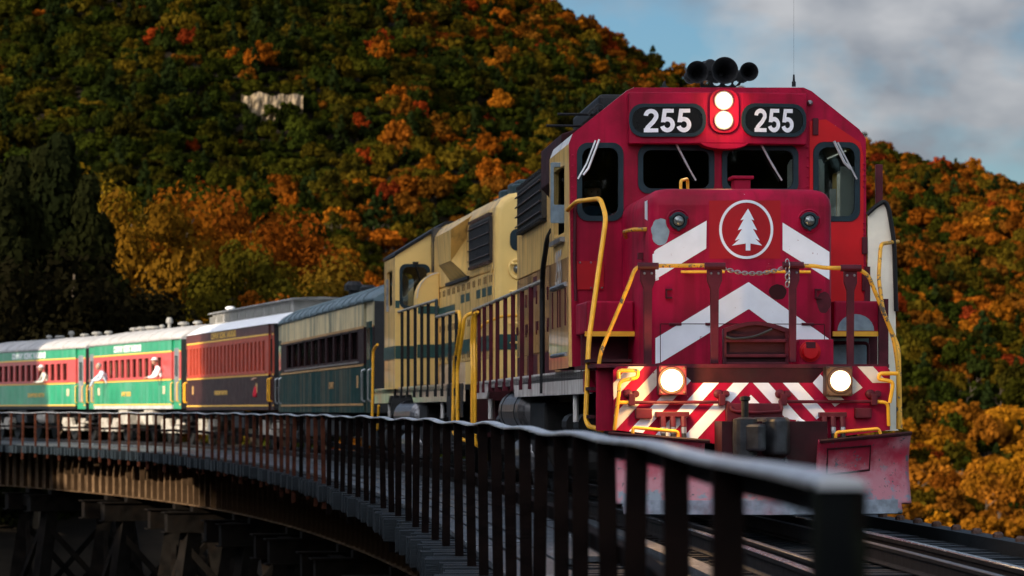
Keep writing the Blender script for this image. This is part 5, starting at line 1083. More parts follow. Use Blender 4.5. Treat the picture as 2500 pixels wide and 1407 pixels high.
    # ---------------- sill, steps, railings
    for s in (-1, 1):
        b = MB().prism([(0, 1.53), (15.9, 1.53), (15.9, 1.24), (12.9, 1.24), (12.5, 1.38), (8.2, 1.38), (7.9, 1.24), (3.0, 1.24), (0, 1.24)], s * 1.5, s * 1.47, 'x').build('side_sill', PINKSILL, L, bevel=.006)
        MB().box(min(s * 1.502, s * 1.51), max(s * 1.502, s * 1.51), 0, 2.3, 1.0, 1.52).build('step_side', BLACK, L)
        for yy in (3.6, 13.2): MB().tube([(s * 1.44, yy, 1.24), (s * 1.44, yy, .98)], .03, 6).build('jack_pad', PALE, b)
    me = text_mesh('K', .30, .004, .002); me.transform(Matrix.Rotation(R(90), 4, 'X')); me.transform(Matrix.Rotation(R(-90), 4, 'Z')); o = put('number', me, CREAMF, L); o.location = (-1.514, .95, 1.22)
    MB().box(-1.5, 1.5, 0, 15.9, 1.42, 1.50).build('frame_deck', UNDER, L)
    MB().box(-1.4, 1.4, .0, .06, .7, 1.45).build('end_plate', MAROOND, L)
    rp = mat('rail_paint', (.30, .27, .22), .4)
    px1 = (967, 982, 997, 1014, 1030, 1046, 1066); px2 = (1082, 1099, 1115)
    ya = [B.on_x(p_, 900, -1.5)[0] for p_ in px1]; yb = [B.on_x(p_, 900, -1.5)[0] for p_ in px2]
    zt1, zt2 = 2.90, 2.62
    for yy in ya: MB().box(-1.53, -1.475, yy - .014, yy + .014, 1.33, zt1).prism([(-1.545, 1.33), (-1.46, 1.33), (-1.46, 1.45), (-1.545, 1.45)], yy - .04, yy + .04).build('railing_post', BLACK, L)
    for yy in yb: MB().box(-1.53, -1.475, yy - .014, yy + .014, 1.33, zt2).prism([(-1.545, 1.33), (-1.46, 1.33), (-1.46, 1.45), (-1.545, 1.45)], yy - .04, yy + .04).build('railing_post', BLACK, L)
    MB().tube([(-1.5, ya[-1], zt1 + .01), (-1.5, ya[0], zt1 + .01)], .026, 8).build('walkway_rail', rp, L)
    MB().tube(bend([(-1.5, ya[0] + .05, zt1), (-1.52, ya[0] + .06, 3.4), (-1.55, ya[0] + .3, 3.45)], .1), .024, 8).build('rail_end', STACK, L)
    MB().tube([(-1.5, ya[-1], zt1 + .02), (-1.5, ya[-1] - .02, zt2)], .026, 8).build('rail_drop', STACK, L)
    MB().tube([(-1.5, ya[-1], zt2 + .01), (-1.5, yb[-1], zt2 + .01)], .026, 8).build('walkway_rail', rp, L)
    MB().tube(bend([(-1.5, yb[-1], zt2 + .01), (-1.5, .6, zt2 + .01), (-1.5, .45, zt2 - .15), (-1.5, .55, 2.3), (-1.52, 1.15, 1.8), (-1.54, 1.15, .75), (-1.45, .9, .68)], .12), .028, 8).build('step_handrail', YELLOW, L)
    MB().tube(bend([(-1.3, .1, 2.6), (-1.48, .05, 2.55), (-1.5, .1, 2.3), (-1.54, .5, 1.75), (-1.54, .45, .68), (-1.35, .3, .62)], .12), .028, 8).build('step_handrail', YELLOW, L)
    MB().tube(bend([(-.5, .05, 2.55), (-.9, .05, 2.55), (-1.25, .05, 2.4), (-1.3, .1, 1.5)], .12), .024, 8).build('end_railing', YELLOW, L)
    MB().tube(bend([(-1.5, 15.2, 2.4), (-1.56, 15.5, 2.3), (-1.58, 15.5, .8), (-1.5, 15.2, .7), (-1.5, 14.9, 1.2)], .12), .028, 8).build('step_handrail', YELLOW, L)
    truck(L, 3.4, 'front_truck'); truck(L, 13.0, 'rear_truck')
    MB().prism([(-1.2, .35), (1.2, .35), (1.35, .6), (1.35, 1.2), (-1.35, 1.2), (-1.35, .6)], 7.0, 9.0).build('fuel_tank', UNDER, L, bevel=.03)
    for s in (-1, 1):
        MB().lathe([(.05, -1.7), (.2, -1.66), (.28, -1.55), (.28, 1.55), (.2, 1.66), (.05, 1.7)], (s * 1.24, 10.0, 1.0), 'y', 20).build('air_reservoir', TANK, L)
        MB().lathe([(.05, -1.4), (.24, -1.3), (.24, 1.3), (.05, 1.4)], (s * 1.22, 9.6, .50), 'y', 18).build('air_reservoir', TANK, L)
    MB().box(-.6, .6, .2, 15.6, .95, 1.38).build('centre_sill', UNDER, L); MB().box(-.12, .12, -.7, .2, .82, 1.02).build('coupler', UNDER, L, bevel=.02)
    return L
second_loco()

# ------------------------------------------------------------------ passenger cars
def grn(name, col, st=None): return mat(name, col, .3, var=.12, vscale=1.5, streak=st, coat=.4)
CAR_DARKGREEN = mat('green_with_reflections', (.002, .034, .032), .6, var=.25, vscale=2, streak=((.26, .17, .10), .3, 2.6), spec=.08)  # cream streaks are reflections on the glossy side, painted into the green
CAR_BAND = mat('cream_reflection_band', (.62, .50, .27), .4, var=.15, vscale=2, streak=((.010, .055, .050), .7, 2.2))  # cream and green streaking paints in reflections on the upper side
CAR_MAROON = mat('dark_maroon_band', (.020, .006, .007), .5, var=.3, spec=.15)
CAR_GREEN = mat('bright_green', (.006, .235, .105), .35, var=.12, vscale=1.2, streak=((.10, .30, .19), .5, 2.2), coat=.2)
CAR_RED = mat('window_band_red', (.42, .055, .050), .4, var=.1, vscale=2, coat=.1)
CAR_RED3 = mat('window_band_orange_red', (.40, .045, .018), .4, var=.12, vscale=2, coat=.1)
CAR_OXBLOOD = mat('oxblood_paint', (.085, .018, .014), .45, var=.15, vscale=2)
CAR_OXDARK = mat('oxblood_lower', (.030, .006, .005), .5, var=.2, vscale=2, spec=.3)
GOLDP = mat('gold_lettering', (.72, .42, .07), .45, var=.08)
GOLDL = mat('gold_line', (.78, .44, .06), .45, var=.06)
GOLDD = mat('faded_gold_line', (.40, .22, .07), .5, var=.2)
ROOFG = mat('pale_grey_roof', (.36, .35, .34), .6, var=.1, vscale=2, dirt=((.22, .21, .19), .5))
ROOFT = mat('slate_roof', (.085, .13, .15), .5, var=.2, vscale=3, dirt=((.05, .07, .08), .5))
ROOFW = mat('white_roof', (.78, .78, .78), .5, var=.05)
CLERE = mat('clerestory_grey', (.22, .21, .19), .6, var=.2)
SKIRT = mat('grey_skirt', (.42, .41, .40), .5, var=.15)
TRUCKP = mat('dusty_truck', (.36, .33, .28), .7, var=.3, vscale=6, dirt=((.12, .10, .08), .5))
CHROME = mat('door_steel', (.40, .42, .42), .3, .7, var=.2)
BELLOWS = mat('diaphragm', (.016, .016, .016), .8)
def coach(name, label, near, far, S):
    """near, far: (x, y) of the car's centre line at both ends; S: look of this car"""
    n, f = Vector(near), Vector(far); Ln = (f - n).length; rz = math.atan2(-(f - n).x, (f - n).y)
    C = empty(name, (n.x, n.y, 0), rz); tag(C, label, 'passenger car', 'passenger cars of the train')
    HW = 1.47; z0, zl2, zl1, zwb, zwt, zlt, ze, zc = S['z']      # skirt bottom, low line, belt line, window sill, window top, letterboard line, eave, roof crown
    ve = S.get('vest', 1.15); ya, yb = ve, Ln - ve
    wy = S['win']; a0, a1, nw, frac = wy; ws = ya + (yb - ya) * a0; we = ya + (yb - ya) * a1; pitch = (we - ws) / nw
    holes = []; 
    for k in range(nw):
        c = ws + pitch * (k + .5); holes.append((c - pitch * frac / 2, c + pitch * frac / 2))
    for s in (-1, 1):
        X0, X1 = sorted((s * HW, s * (HW - .06)))
        side = empty('side_wall') if False else None
        # wall in bands, the window band pierced
        MB().box(X0, X1, ya, yb, z0, zl2).build('skirt', S['skirt'], C)
        MB().box(X0, X1, ya, yb, zl2, zl1).build('lower_side', S['lower'], C)
        w = plate(MB(), [(ya, zl1), (yb, zl1), (yb, zlt), (ya, zlt)], [[(p, zwb), (q, zwb), (q, zwt), (p, zwt)] for p, q in holes], X0, X1, 'x').build('window_band', S['band'], C)
        MB().box(X0, X1, ya, yb, zlt, ze).build('letterboard', S['letter'], C)
        for k, (p, q) in enumerate(holes):
            fr = MB().ring([(p - .02, zwb - .02), (q + .02, zwb - .02), (q + .02, zwt + .02), (p - .02, zwt + .02)], [(p + .03, zwb + .03), (q - .03, zwb + .03), (q - .03, zwt - .03), (p + .03, zwt - .03)], *sorted((s * (HW + .008), s * (HW - .03))), 'x').build('window', S['frame'], C)
            MB().box(*sorted((s * (HW - .075), s * (HW - .085))), p + .01, q - .01, zwb + .01, zwt - .01).build('pane', GLASS, fr)
            if S.get('curtain') and s < 0:
                h = zwt - (zwt - zwb) * .10; cw_ = (q - p)
                if k not in S.get('open', ()): 
                    b = MB(); m = 7; pts = [(-(HW - .13) + .02 * math.sin(j * 2.4), p + .02 + (cw_ - .04) * j / m) for j in range(m + 1)]
                    vs = [(x, y, zwb - .05) for x, y in pts] + [(x, y, h) for x, y in pts]; b.add(vs, [(j, j + 1, j + 2 + m, j + 1 + m) for j in range(m)]).build('curtain', CURTAIN, fr)
        for z, h, m in ((zl2, .045, S['line']), (zl1, .05, S['line']), (zlt, .05, S['line'])):
            MB().box(*sorted((s * (HW + .001), s * (HW + .014))), ya, yb, z - h / 2, z + h / 2).build('gold_line', m, C)
        MB().box(*sorted((s * (HW + .002), s * (HW + .035))), ws - .1, we + .1, zwb - .06, zwb - .022).build('window_sill', S.get('sill', S['band']), C)
        # vestibule ends
        for u0, u1 in ((.02, ya - .03), (yb + .03, Ln - .02)):
            Xv = sorted((s * (HW - .10), s * (HW - .05)))
            v = MB().box(*Xv, u0, u1, z0, zl1).build('vestibule_side', S['lower'], C); MB().box(*Xv, u0, u1, zl1 + .002, zlt).build('vestibule_side', S['band'], C); MB().box(*Xv, u0, u1, zlt + .002, ze).build('vestibule_side', S['letter'], C)
            d = MB().box(*sorted((s * (HW - .049), s * (HW - .030))), u0 + .22, u1 - .2, z0 + .25, zlt + .1).build('vestibule_door', S['door'], C, bevel=.006)
            MB().box(*sorted((s * (HW - .029), s * (HW - .02))), u0 + .34, u1 - .32, zwb, zwt).build('door_pane', mat('dark_pane', (.01, .012, .013), .1), d)
            for u in (u0 + .1, u1 - .08): MB().tube(bend([(s * (HW - .02), u, zl1 - .1), (s * (HW + .05), u, zl1 - .12), (s * (HW + .05), u, z0 + .25), (s * (HW - .02), u, z0 + .23)], .05), .022, 6).build('grab_iron', S['grab'], C)
            for z in (zl2, zl1, zlt): MB().box(*sorted((s * (HW - .048), s * (HW - .040))), u0, u0 + .2, z - .025, z + .025).build('gold_line', S['line'], C)
            st = MB()
            for k in range(3): MB().box(*sorted((s * (HW - .32), s * (HW - .03))), u0 + .2, u1 - .2, z0 - .14 - .2 * k, z0 - .11 - .2 * k).build('step_tread', UNDER, C)
            MB().box(*sorted((s * (HW - .33), s * (HW - .35))), u0 + .2, u1 - .2, z0 - .56, z0 + .1).build('step_back', UNDER, C)
    # underframe, floor, inside, ends
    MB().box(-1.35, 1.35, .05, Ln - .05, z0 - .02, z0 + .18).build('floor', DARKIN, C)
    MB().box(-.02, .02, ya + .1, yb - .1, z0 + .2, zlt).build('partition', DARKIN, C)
    for u in (.0, Ln - .05):
        MB().box(-1.40, 1.40, u, u + .05, z0, ze).build('end_wall', S.get('endm', BELLOWS), C)
        MB().box(-.55, .55, u - .33 if u == 0 else u + .05, u if u == 0 else u + .38, z0, ze - .1).build('diaphragm', BELLOWS, C)
    # roof
    def roofprof(w, e, c):
        return [(-w, e)] + [(-w * math.cos(R(a)) if a < 90 else 0, e + (c - e) * math.sin(R(a))) for a in (12, 25, 40, 55, 72)] + [(0, c)] + [(w * math.cos(R(a)), e + (c - e) * math.sin(R(a))) for a in (72, 55, 40, 25, 12)] + [(w, e)]
    if not S.get('clere'):
        pr = roofprof(HW + .03, ze, zc); m = len(pr); b = MB(); vs = []
        st = [(.0, .62), (.12, .80), (.35, .93), (.8, 1), (Ln - .8, 1), (Ln - .35, .93), (Ln - .12, .80), (Ln, .62)]
        for y, k in st: vs += [(x * (1 - (1 - k) * .12), y, ze + (z - ze) * k) for x, z in pr]
        fs = [(i * m + j, i * m + j + 1, (i + 1) * m + j + 1, (i + 1) * m + j) for i in range(len(st) - 1) for j in range(m - 1)] + [tuple(range(m)), tuple(range((len(st) - 1) * m, len(st) * m)), ] + [(i * m, (i + 1) * m, (i + 1) * m + m - 1, i * m + m - 1) for i in range(len(st) - 1)]
        r = b.add(vs, fs).build('roof', S['roof'], C, smooth=True)
        for pl in r.data.polygons: pl.use_smooth = pl.normal.z > -.5 and abs(pl.normal.y) < .9
        for y in np.arange(1.2, Ln - 1, S.get('rib', 1.6)):
            MB().tube([(x * 1.004, y, z + .004) for x, z in pr], .022 if S.get('rib', 1.6) < 1.5 else .014, 5).build('roof_seam', S['roof'], r)
        for y, w_, h in S.get('vents', ()):
            MB().lathe([(w_ * .5, 0), (w_ * .5, h * .5), (w_, h * .55), (w_, h * .8), (w_ * .6, h)], (-.1, y, zc - .03), 'z', 10).build('roof_vent', S.get('ventm', S['roof']), r)
    else:
        wcl, zcl = .72, zc - .42
        pr = [(-HW - .04, ze)] + [(-HW - .04 + (HW - wcl) * t + .02, ze + (zcl - ze) * math.sin(t * math.pi / 2)) for t in (.15, .35, .6, .85, 1)] ; pr = pr + [(-x, z) for x, z in pr[::-1]]; m = len(pr)
        b = MB(); st = [(-.25, .15), (-.1, .55), (.2, .85), (.6, 1), (Ln - .6, 1), (Ln - .2, .85), (Ln + .1, .55), (Ln + .25, .15)]; vs = []
        for y, k in st: vs += [(x * (1 - (1 - k) * .08), y, ze + (z - ze) * k) for x, z in pr]
        fs = [(i * m + j, i * m + j + 1, (i + 1) * m + j + 1, (i + 1) * m + j) for i in range(len(st) - 1) for j in range(m - 1)] + [tuple(range(m)), tuple(range((len(st) - 1) * m, len(st) * m))] + [(i * m, (i + 1) * m, (i + 1) * m + m - 1, i * m + m - 1) for i in range(len(st) - 1)]
        b.add(vs, fs).build('lower_roof', S['roof'], C, smooth=False)
        cl = MB().box(-wcl, wcl, .9, Ln - .9, zcl - .05, zc - .08).build('clerestory', CLERE, C)
        for s in (-1, 1):
            for y in np.arange(1.4, Ln - 1.4, 1.5): MB().box(*sorted((s * (wcl + .001), s * (wcl + .012))), y, y + 1.1, zcl + .06, zc - .16).build('clerestory_window', mat('clerestory_pane', (.15, .14, .12), .35), cl)
        ct = [(-wcl - .12, zc - .08), (-wcl - .05, zc - .03), (0, zc), (wcl + .05, zc - .03), (wcl + .12, zc - .08)]
        MB().prism(ct, .55, Ln - .55).build('clerestory_roof', mat('weathered_roof', (.16, .155, .14), .7, var=.3), cl, bevel=.01)
        for y in (14.6,): MB().lathe([(.10, 0), (.10, .08), (.15, .10), (.15, .15), (.08, .18)], (-.3, y, zc - .03), 'z', 10).build('roof_vent', ROOFW, cl)
    # lettering, left and right sides
    for txt, y, z, size, m, xs in S['text']:
        me = text_mesh(txt, size, size * .045, .002, spacing=1.15, xscale=xs, word=1.3); me.transform(Matrix.Rotation(R(90), 4, 'X')); me.transform(Matrix.Rotation(R(-90), 4, 'Z'))
        o = put('lettering', me, m, C); o.location = (-HW - .006, ya + (yb - ya) * y, z)
    for y in S.get('plates', ()): MB().box(-HW - .006, -HW - .001, ya + (yb - ya) * y - .17, ya + (yb - ya) * y + .17, (zl1 + zl2) / 2 - .06, (zl1 + zl2) / 2 + .2).build('number_panel', S['platem'], C)
    # trucks and gear below
    tm = S.get('truck', UNDER)
    for yc in (2.3, Ln - 2.3):
        t = empty('truck'); t.parent = C; t.location = (0, yc, 0)
        for s in (-1, 1):
            MB().prism([(-1.75, .62), (-1.6, .84), (-.6, .84), (-.35, .58), (.35, .58), (.6, .84), (1.6, .84), (1.75, .62), (1.3, .50), (.5, .38), (-.5, .38), (-1.3, .50)], s * 1.08 - .08, s * 1.08 + .08, 'x').build('side_frame', tm, t, bevel=.02)
            for e in (-1.2, 1.2):
                MB().lathe([(.46, -.06), (.50, -.05 * s), (.46, .06), (.38, .06), (.2, .02), (.1, .05)], (s * .76, e, .48), 'x', 18).build('wheel', UNDER, t)
                MB().box(s * 1.08 - .14, s * 1.08 + .16, e - .18, e + .18, .36, .72).build('journal_box', tm, t, bevel=.03)
            MB().box(s * 1.08 - .12, s * 1.08 + .14, -.5, .5, .36, .56).build('spring_plank', tm, t, bevel=.02)
    for y, l, h, w_, m in S.get('boxes', ()): MB().box(-1.42, -1.42 + w_, y, y + l, z0 - .03 - h, z0 - .03).build('underbody_box', m, C, bevel=.03)
    for y in S.get('tanks', ()): MB().lathe([(.05, -.62), (.22, -.55), (.25, -.4), (.25, .4), (.22, .55), (.05, .62)], (-1.1, y, z0 - .32), 'y', 16).build('underbody_tank', tm, C, smooth=True)
    MB().box(-.25, .25, .0, Ln, z0 - .3, z0 - .03).build('centre_sill', UNDER, C); MB().box(-.12, .12, -.45, .02, .80, 1.0).build('coupler', UNDER, C)
    C['length'] = Ln; return C
def pt(px, Y, half=1.47, rz=0): return None
CARS = []
def left_pt(px, Y, a): x = (px - 1250) / F * Y; return (x + 1.47 * math.cos(a), Y + 1.47 * math.sin(a))
c4 = coach('passenger_car', 'dark green passenger car with painted cream reflections on letterboard and slate grey rounded roof', left_pt(906, 69.4, R(8.9)), left_pt(676, 90, R(8.9)), dict(
    z=(1.06, 1.23, 2.05, 2.16, 2.80, 2.84, 3.34, 3.84), win=(.05, .93, 10, .88), skirt=CAR_DARKGREEN, lower=CAR_DARKGREEN, band=CAR_MAROON, letter=CAR_BAND, frame=CAR_MAROON, line=GOLDD, roof=ROOFT, rib=1.35, door=CAR_DARKGREEN, grab=CHROME, sill=STEEL,
    text=(('CONWAY', .34, 1.66, .20, GOLDD, 1.0),), plates=(.06,), platem=GOLDD, vest=1.3, vents=((12, .2, .3), (15, .24, .5)), ventm=BLACK, boxes=((6, 2.5, .5, .8, UNDER), (11, 3, .55, .8, UNDER)), tanks=(9.8,)))
c3 = coach('passenger_car', 'oxblood passenger car with orange red window posts and white clerestory roof', left_pt(664, 91.6, R(13.6)), left_pt(451, 107.5, R(13.6)), dict(
    z=(1.12, 1.24, 2.08, 2.17, 3.04, 3.17, 3.45, 4.20), win=(.03, .97, 21, .56), skirt=CAR_OXDARK, lower=CAR_OXDARK, band=CAR_RED3, letter=CAR_OXBLOOD, frame=CAR_RED3, line=GOLDL, roof=ROOFW, clere=True, door=CAR_OXBLOOD, grab=YELLOW, curtain=True, open=(2, 3),
    text=(('CONWAY SCENIC RAILROAD', .52, 3.315, .25, GOLDP, 1.25), ('HURRICANE MOUNTAIN', .55, 1.62, .17, GOLDP, 1.15)), plates=(.13, .92), platem=GOLDD, vest=.55, truck=TRUCKP, boxes=((5, 2, .5, .7, UNDER),)))
c2 = coach('passenger_car', 'bright green passenger car with red window band coupled next to the oxblood car', left_pt(438, 109, R(18.9)), left_pt(214, 122.6, R(18.9)), dict(
    z=(1.16, 1.30, 2.11, 2.20, 2.88, 3.02, 3.40, 3.90), win=(.11, .88, 10, .74), skirt=SKIRT, lower=CAR_GREEN, band=CAR_RED, letter=CAR_GREEN, frame=CAR_RED, line=GOLDL, roof=ROOFG, door=CHROME, grab=GOLDL, curtain=True, open=(0, 5),
    text=(('CONWAY SCENIC RAILROAD', .545, 3.205, .30, ROOFW, .95), ('SWIFT RIVER', .56, 1.66, .20, GOLDP, 1.1)), plates=(.09, .93), platem=CURTAIN, vest=1.1, truck=TRUCKP, ventm=CLERE,
    vents=((3.2, .16, .2), (5.2, .2, .22), (7.3, .12, .42), (8.4, .1, .2), (9.6, .22, .18), (10.4, .16, .2), (11.6, .2, .2), (12.8, .18, .2)), boxes=((4.2, 1.2, .5, .5, TRUCKP), (8, 1.4, .5, .6, TRUCKP)), tanks=(6.4,)))
c1 = coach('passenger_car', 'bright green passenger car with red window band at the far left, partly in shadow', left_pt(206, 123.8, R(24)), left_pt(-52, 137.6, R(24)), dict(
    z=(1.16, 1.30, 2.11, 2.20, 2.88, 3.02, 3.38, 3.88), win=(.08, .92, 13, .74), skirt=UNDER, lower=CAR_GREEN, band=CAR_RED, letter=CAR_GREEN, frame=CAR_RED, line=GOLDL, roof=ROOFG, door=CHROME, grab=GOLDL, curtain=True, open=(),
    text=(('CONWAY SCENIC RAILROAD', .50, 3.195, .30, ROOFW, 1.05), ('CRAWFORD NOTCH', .42, 1.68, .20, GOLDP, 1.1)), plates=(.08, .93), platem=CURTAIN, vest=1.1, truck=TRUCKP, ventm=CLERE,
    vents=((1.5, .16, .2), (3.0, .2, .2), (4.6, .18, .16), (6.4, .12, .3), (8, .2, .16), (9.5, .12, .2)), boxes=((4.2, 1.2, .5, .5, UNDER), (8, 1.4, .5, .6, UNDER)), tanks=(6.4,)))
# ------------------------------------------------------------------ people
SKIN = mat('skin', (.42, .24, .16), .55, var=.06); HAIRG = mat('grey_hair', (.30, .29, .28), .8); HAIRD = mat('dark_hair', (.03, .02, .015), .7)
SHIRTB = mat('blue_shirt', (.012, .060, .120), .8, var=.15, vscale=9, bump=.3); SHIRTW = mat('white_shirt', (.78, .78, .78), .85, var=.04, bump=.2); CAPD = mat('dark_cap', (.012, .012, .014), .7); TROUS = mat('dark_trousers', (.02, .02, .025), .8)
def skinned(name, joints, edges, radii, m, parent, sub=2):
    me = bpy.data.meshes.new(name); me.from_pydata([tuple(j) for j in joints], edges, []); o = put(name, me, m, parent)
    o.modifiers.new('skin', 'SKIN').use_smooth_shade = True
    if not me.skin_vertices: me.attributes.new('skin', 'FLOAT', 'POINT') if False else None
    bm = bmesh.new(); bm.from_mesh(me); lay = bm.verts.layers.skin.verify()
    for v, r in zip(bm.verts, radii): v[lay].radius = (r, r) if not isinstance(r, tuple) else r
    for v in bm.verts: v[lay].use_root = (v.index == 0)
    bm.to_mesh(me); bm.free()
    s = o.modifiers.new('sub', 'SUBSURF'); s.levels = s.render_levels = sub; return o
def head(parent, c, face, shirt_hair, cap=None, s=1.0):
    """head with brow, nose, ears, hair; face: turn of the face about the vertical"""
    h = empty('head_frame'); M = Matrix.Translation(c) @ Matrix.Rotation(face, 4, 'Z') @ Matrix.Scale(s, 4)
    bm = bmesh.new(); bmesh.ops.create_uvsphere(bm, u_segments=28, v_segments=20, radius=1)
    for v in bm.verts:
        x, y, z = v.co; w = .078 * (1 - .16 * max(0, -z) ** 1.4); d = .098; 
        yy = y * d - (.012 * max(0, -y) if z < -.2 else 0); zz = z * .118
        nose = math.exp(-((x * .078) / .012) ** 2 - ((zz + .012) / .022) ** 2) * (.024 if y < 0 else 0); brow = math.exp(-((zz - .022) / .010) ** 2) * (.006 if y < -.5 else 0)
        eye = sum(math.exp(-((x * .078 - e) / .013) ** 2 - ((zz - .006) / .010) ** 2) for e in (-.03, .03)) * (.009 if y < 0 else 0); mouth = math.exp(-((x * .078) / .024) ** 2 - ((zz + .05) / .007) ** 2) * (.005 if y < 0 else 0); chin = math.exp(-((x * .078) / .03) ** 2 - ((zz + .088) / .02) ** 2) * (.010 if y < 0 else 0)
        v.co = (x * w, yy - nose - brow + eye + mouth - chin, zz)
    for e in (-1, 1):
        r = bmesh.ops.create_uvsphere(bm, u_segments=10, v_segments=8, radius=1); 
        for v in r['verts']: v.co = (e * .079 + v.co.x * .010, .008 + v.co.y * .018, -.004 + v.co.z * .030)
    me = bpy.data.meshes.new('head'); bm.to_mesh(me); bm.free(); me.transform(M); me.shade_smooth(); hd = put('head', me, SKIN, parent)
    b = MB(); vs = []; fs = []
    prof = [(.0, .125), (.04, .120), (.07, .098), (.086, .06), (.090, .02), (.086, -.02)]
    hair = MB().lathe([(r, z) for r, z in prof[::-1]], (0, .018, .006), 'z', 20); me = hair.mesh('hair'); 
    for v in me.vertices:
        if v.co.y < -.045 and v.co.z < .055: v.co.y = -.045
    me.transform(M); me.shade_smooth(); put('hair', me, shirt_hair, hd)
    for e in (-.03, .03):
        x = bpy.data.meshes.new('eye'); bm = bmesh.new(); bmesh.ops.create_uvsphere(bm, u_segments=8, v_segments=6, radius=.010); bmesh.ops.translate(bm, vec=(e, -.083, .006), verts=bm.verts); bm.to_mesh(x); bm.free(); x.transform(M); put('eye', x, CAPD, hd)
    if cap is not None:
        k = MB().lathe([(.096, .045), (.100, .07), (.092, .11), (.06, .135), (.01, .142)], (0, .012, .0), 'z', 22); k.prism([(-.075, -.08), (-.05, -.150), (.0, -.165), (.05, -.150), (.075, -.08)], .048, .060, 'z'); me = k.mesh('cap'); me.transform(M); put('cap', me, cap, hd)
    bpy.data.objects.remove(h); return hd
def hand(parent, w, d, side=1):
    """palm, four unequal curled fingers and a thumb; w wrist, d direction of the fingers"""
    d = d.normalized(); up = Vector((0, 0, 1)); a = d.cross(up).normalized() * side; n = a.cross(d).normalized() * side; J = [w, w + d * .05, w + d * .085]; E = [(0, 1), (1, 2)]; Rr = [.026, .034, .030]
    for k, (o_, l) in enumerate(((-.027, .065), (-.009, .078), (.009, .072), (.026, .055))):
        i = len(J); b0 = w + d * .085 + a * o_; J += [b0, b0 + d * l * .5 - n * .008, b0 + d * l * .8 - n * .030]; E += [(2, i), (i, i + 1), (i + 1, i + 2)]; Rr += [.0095, .009, .0075]
    i = len(J); t = w + d * .03 - a * .03; J += [t, t + d * .035 - a * .025, t + d * .065 - a * .030]; E += [(1, i), (i, i + 1), (i + 1, i + 2)]; Rr += [.012, .011, .008]
    return skinned('hand', J, E, Rr, SKIN, parent, 1)
def person(loc, rz, label, shirt, hair, cap=None, lean=.1, face=0, arms='sill', parent=None, group=None):
    """upper body leaning towards -y of its own frame, seated or standing behind a sill"""
    P_ = empty('person', loc, rz); tag(P_, label, 'person', group)
    S = Vector; hip = S((0, .12, 0)); ch = S((0, .12 - lean * .55, .34)); nk = S((0, .12 - lean, .54)); sh = [S((s * .19, .12 - lean * .9, .47)) for s in (-1, 1)]
    if arms == 'sill': el = [S((s * .27, .12 - lean - .10, .24)) for s in (-1, 1)]; wr = [S((s * .12, .12 - lean - .32, .20)) for s in (-1, 1)]
    elif arms == 'hang': el = [S((-.27, -lean - .08, .26)), S((.26, .12 - lean - .12, .26))]; wr = [S((-.24, -lean - .22, .02)), S((.08, .12 - lean - .36, .24))]
    else: el = [S((s * .25, .10 - lean, .18)) for s in (-1, 1)]; wr = [S((s * .18, -.18 - lean, .12)) for s in (-1, 1)]
    J = [hip, hip.lerp(ch, .5), ch, nk - S((0, 0, .02)), nk + S((0, -.01, .06)), sh[0], sh[1], el[0], el[1], wr[0], wr[1], *([hip + S((-.12, -.30, -.02)), hip + S((.12, -.30, -.02)), hip + S((-.13, -.40, -.42)), hip + S((.13, -.40, -.42))] if arms == 'lap' else [hip + S((-.1, .06, -.25)), hip + S((.1, .06, -.25)), hip + S((-.1, .10, -.6)), hip + S((.1, .10, -.6))])]
    E = [(0, 1), (1, 2), (2, 3), (3, 4), (3, 5), (3, 6), (5, 7), (6, 8), (7, 9), (8, 10), (0, 11), (0, 12), (11, 13), (12, 14)]
    Rr = [(.17, .12), (.16, .12), (.18, .13), (.08, .075), .055, .075, .075, .052, .052, .035, .035, .085, .085, .06, .06]
    bd = skinned('body', J, E, Rr, shirt, P_)
    for i in (0, 1): hand(P_, wr[i], (wr[i] - el[i]), 1 if i else -1)
    head(P_, nk + S((0, -.03 - lean * .15, .19)), face, hair, cap)
    return P_
def place_people():
    ca, sa = math.cos(A.rz), math.sin(A.rz)
    w = lambda fr, x, y, z: (fr.o.x + x * fr.ex.x + y * fr.ey.x, fr.o.y + x * fr.ex.y + y * fr.ey.y, z)
    h = A.p3(1447, 472, .46)
    person(w(A, h.x, .40, h.z - .73), A.rz, 'driver in dark cap and blue shirt sitting behind the left cab window', SHIRTB, HAIRG, CAPD, .06, .1, 'lap')
    def in_car(car, frac, z, label, shirt, hair, arms, lean, face=0, cap=None, out=.0):
        rz = car.rotation_euler.z; M = Matrix.Translation(car.location) @ Matrix.Rotation(rz, 4, 'Z'); Ln = car['length']
        p = M @ Vector((-1.47 + .26 - out, Ln * frac, z)); person(p, rz - R(90), label, shirt, hair, cap, lean, face, arms, group=None)
    in_car(c2, .775, 1.92, 'passenger in pale shirt leaning out of the second window of the bright green car', mat('pale_blue_shirt', (.50, .56, .66), .85), HAIRG, 'hang', .42, .4, out=.15)
    in_car(c2, .185, 1.98, 'passenger in white shirt and pale cap leaning out near the oxblood car', SHIRTW, HAIRD, 'sill', .38, .5, SHIRTW, out=.12)
    in_car(c1, .345, 1.96, 'passenger in cream shirt leaning out of the leftmost green car', mat('cream_shirt', (.66, .62, .52), .85), HAIRG, 'sill', .36, .3, SHIRTW, out=.10)
    in_car(c3, .165, 1.88, 'passenger in bright red top behind a window of the oxblood car', mat('red_top', (.6, .01, .03), .8), HAIRD, 'lap', .05, .2)
place_people()
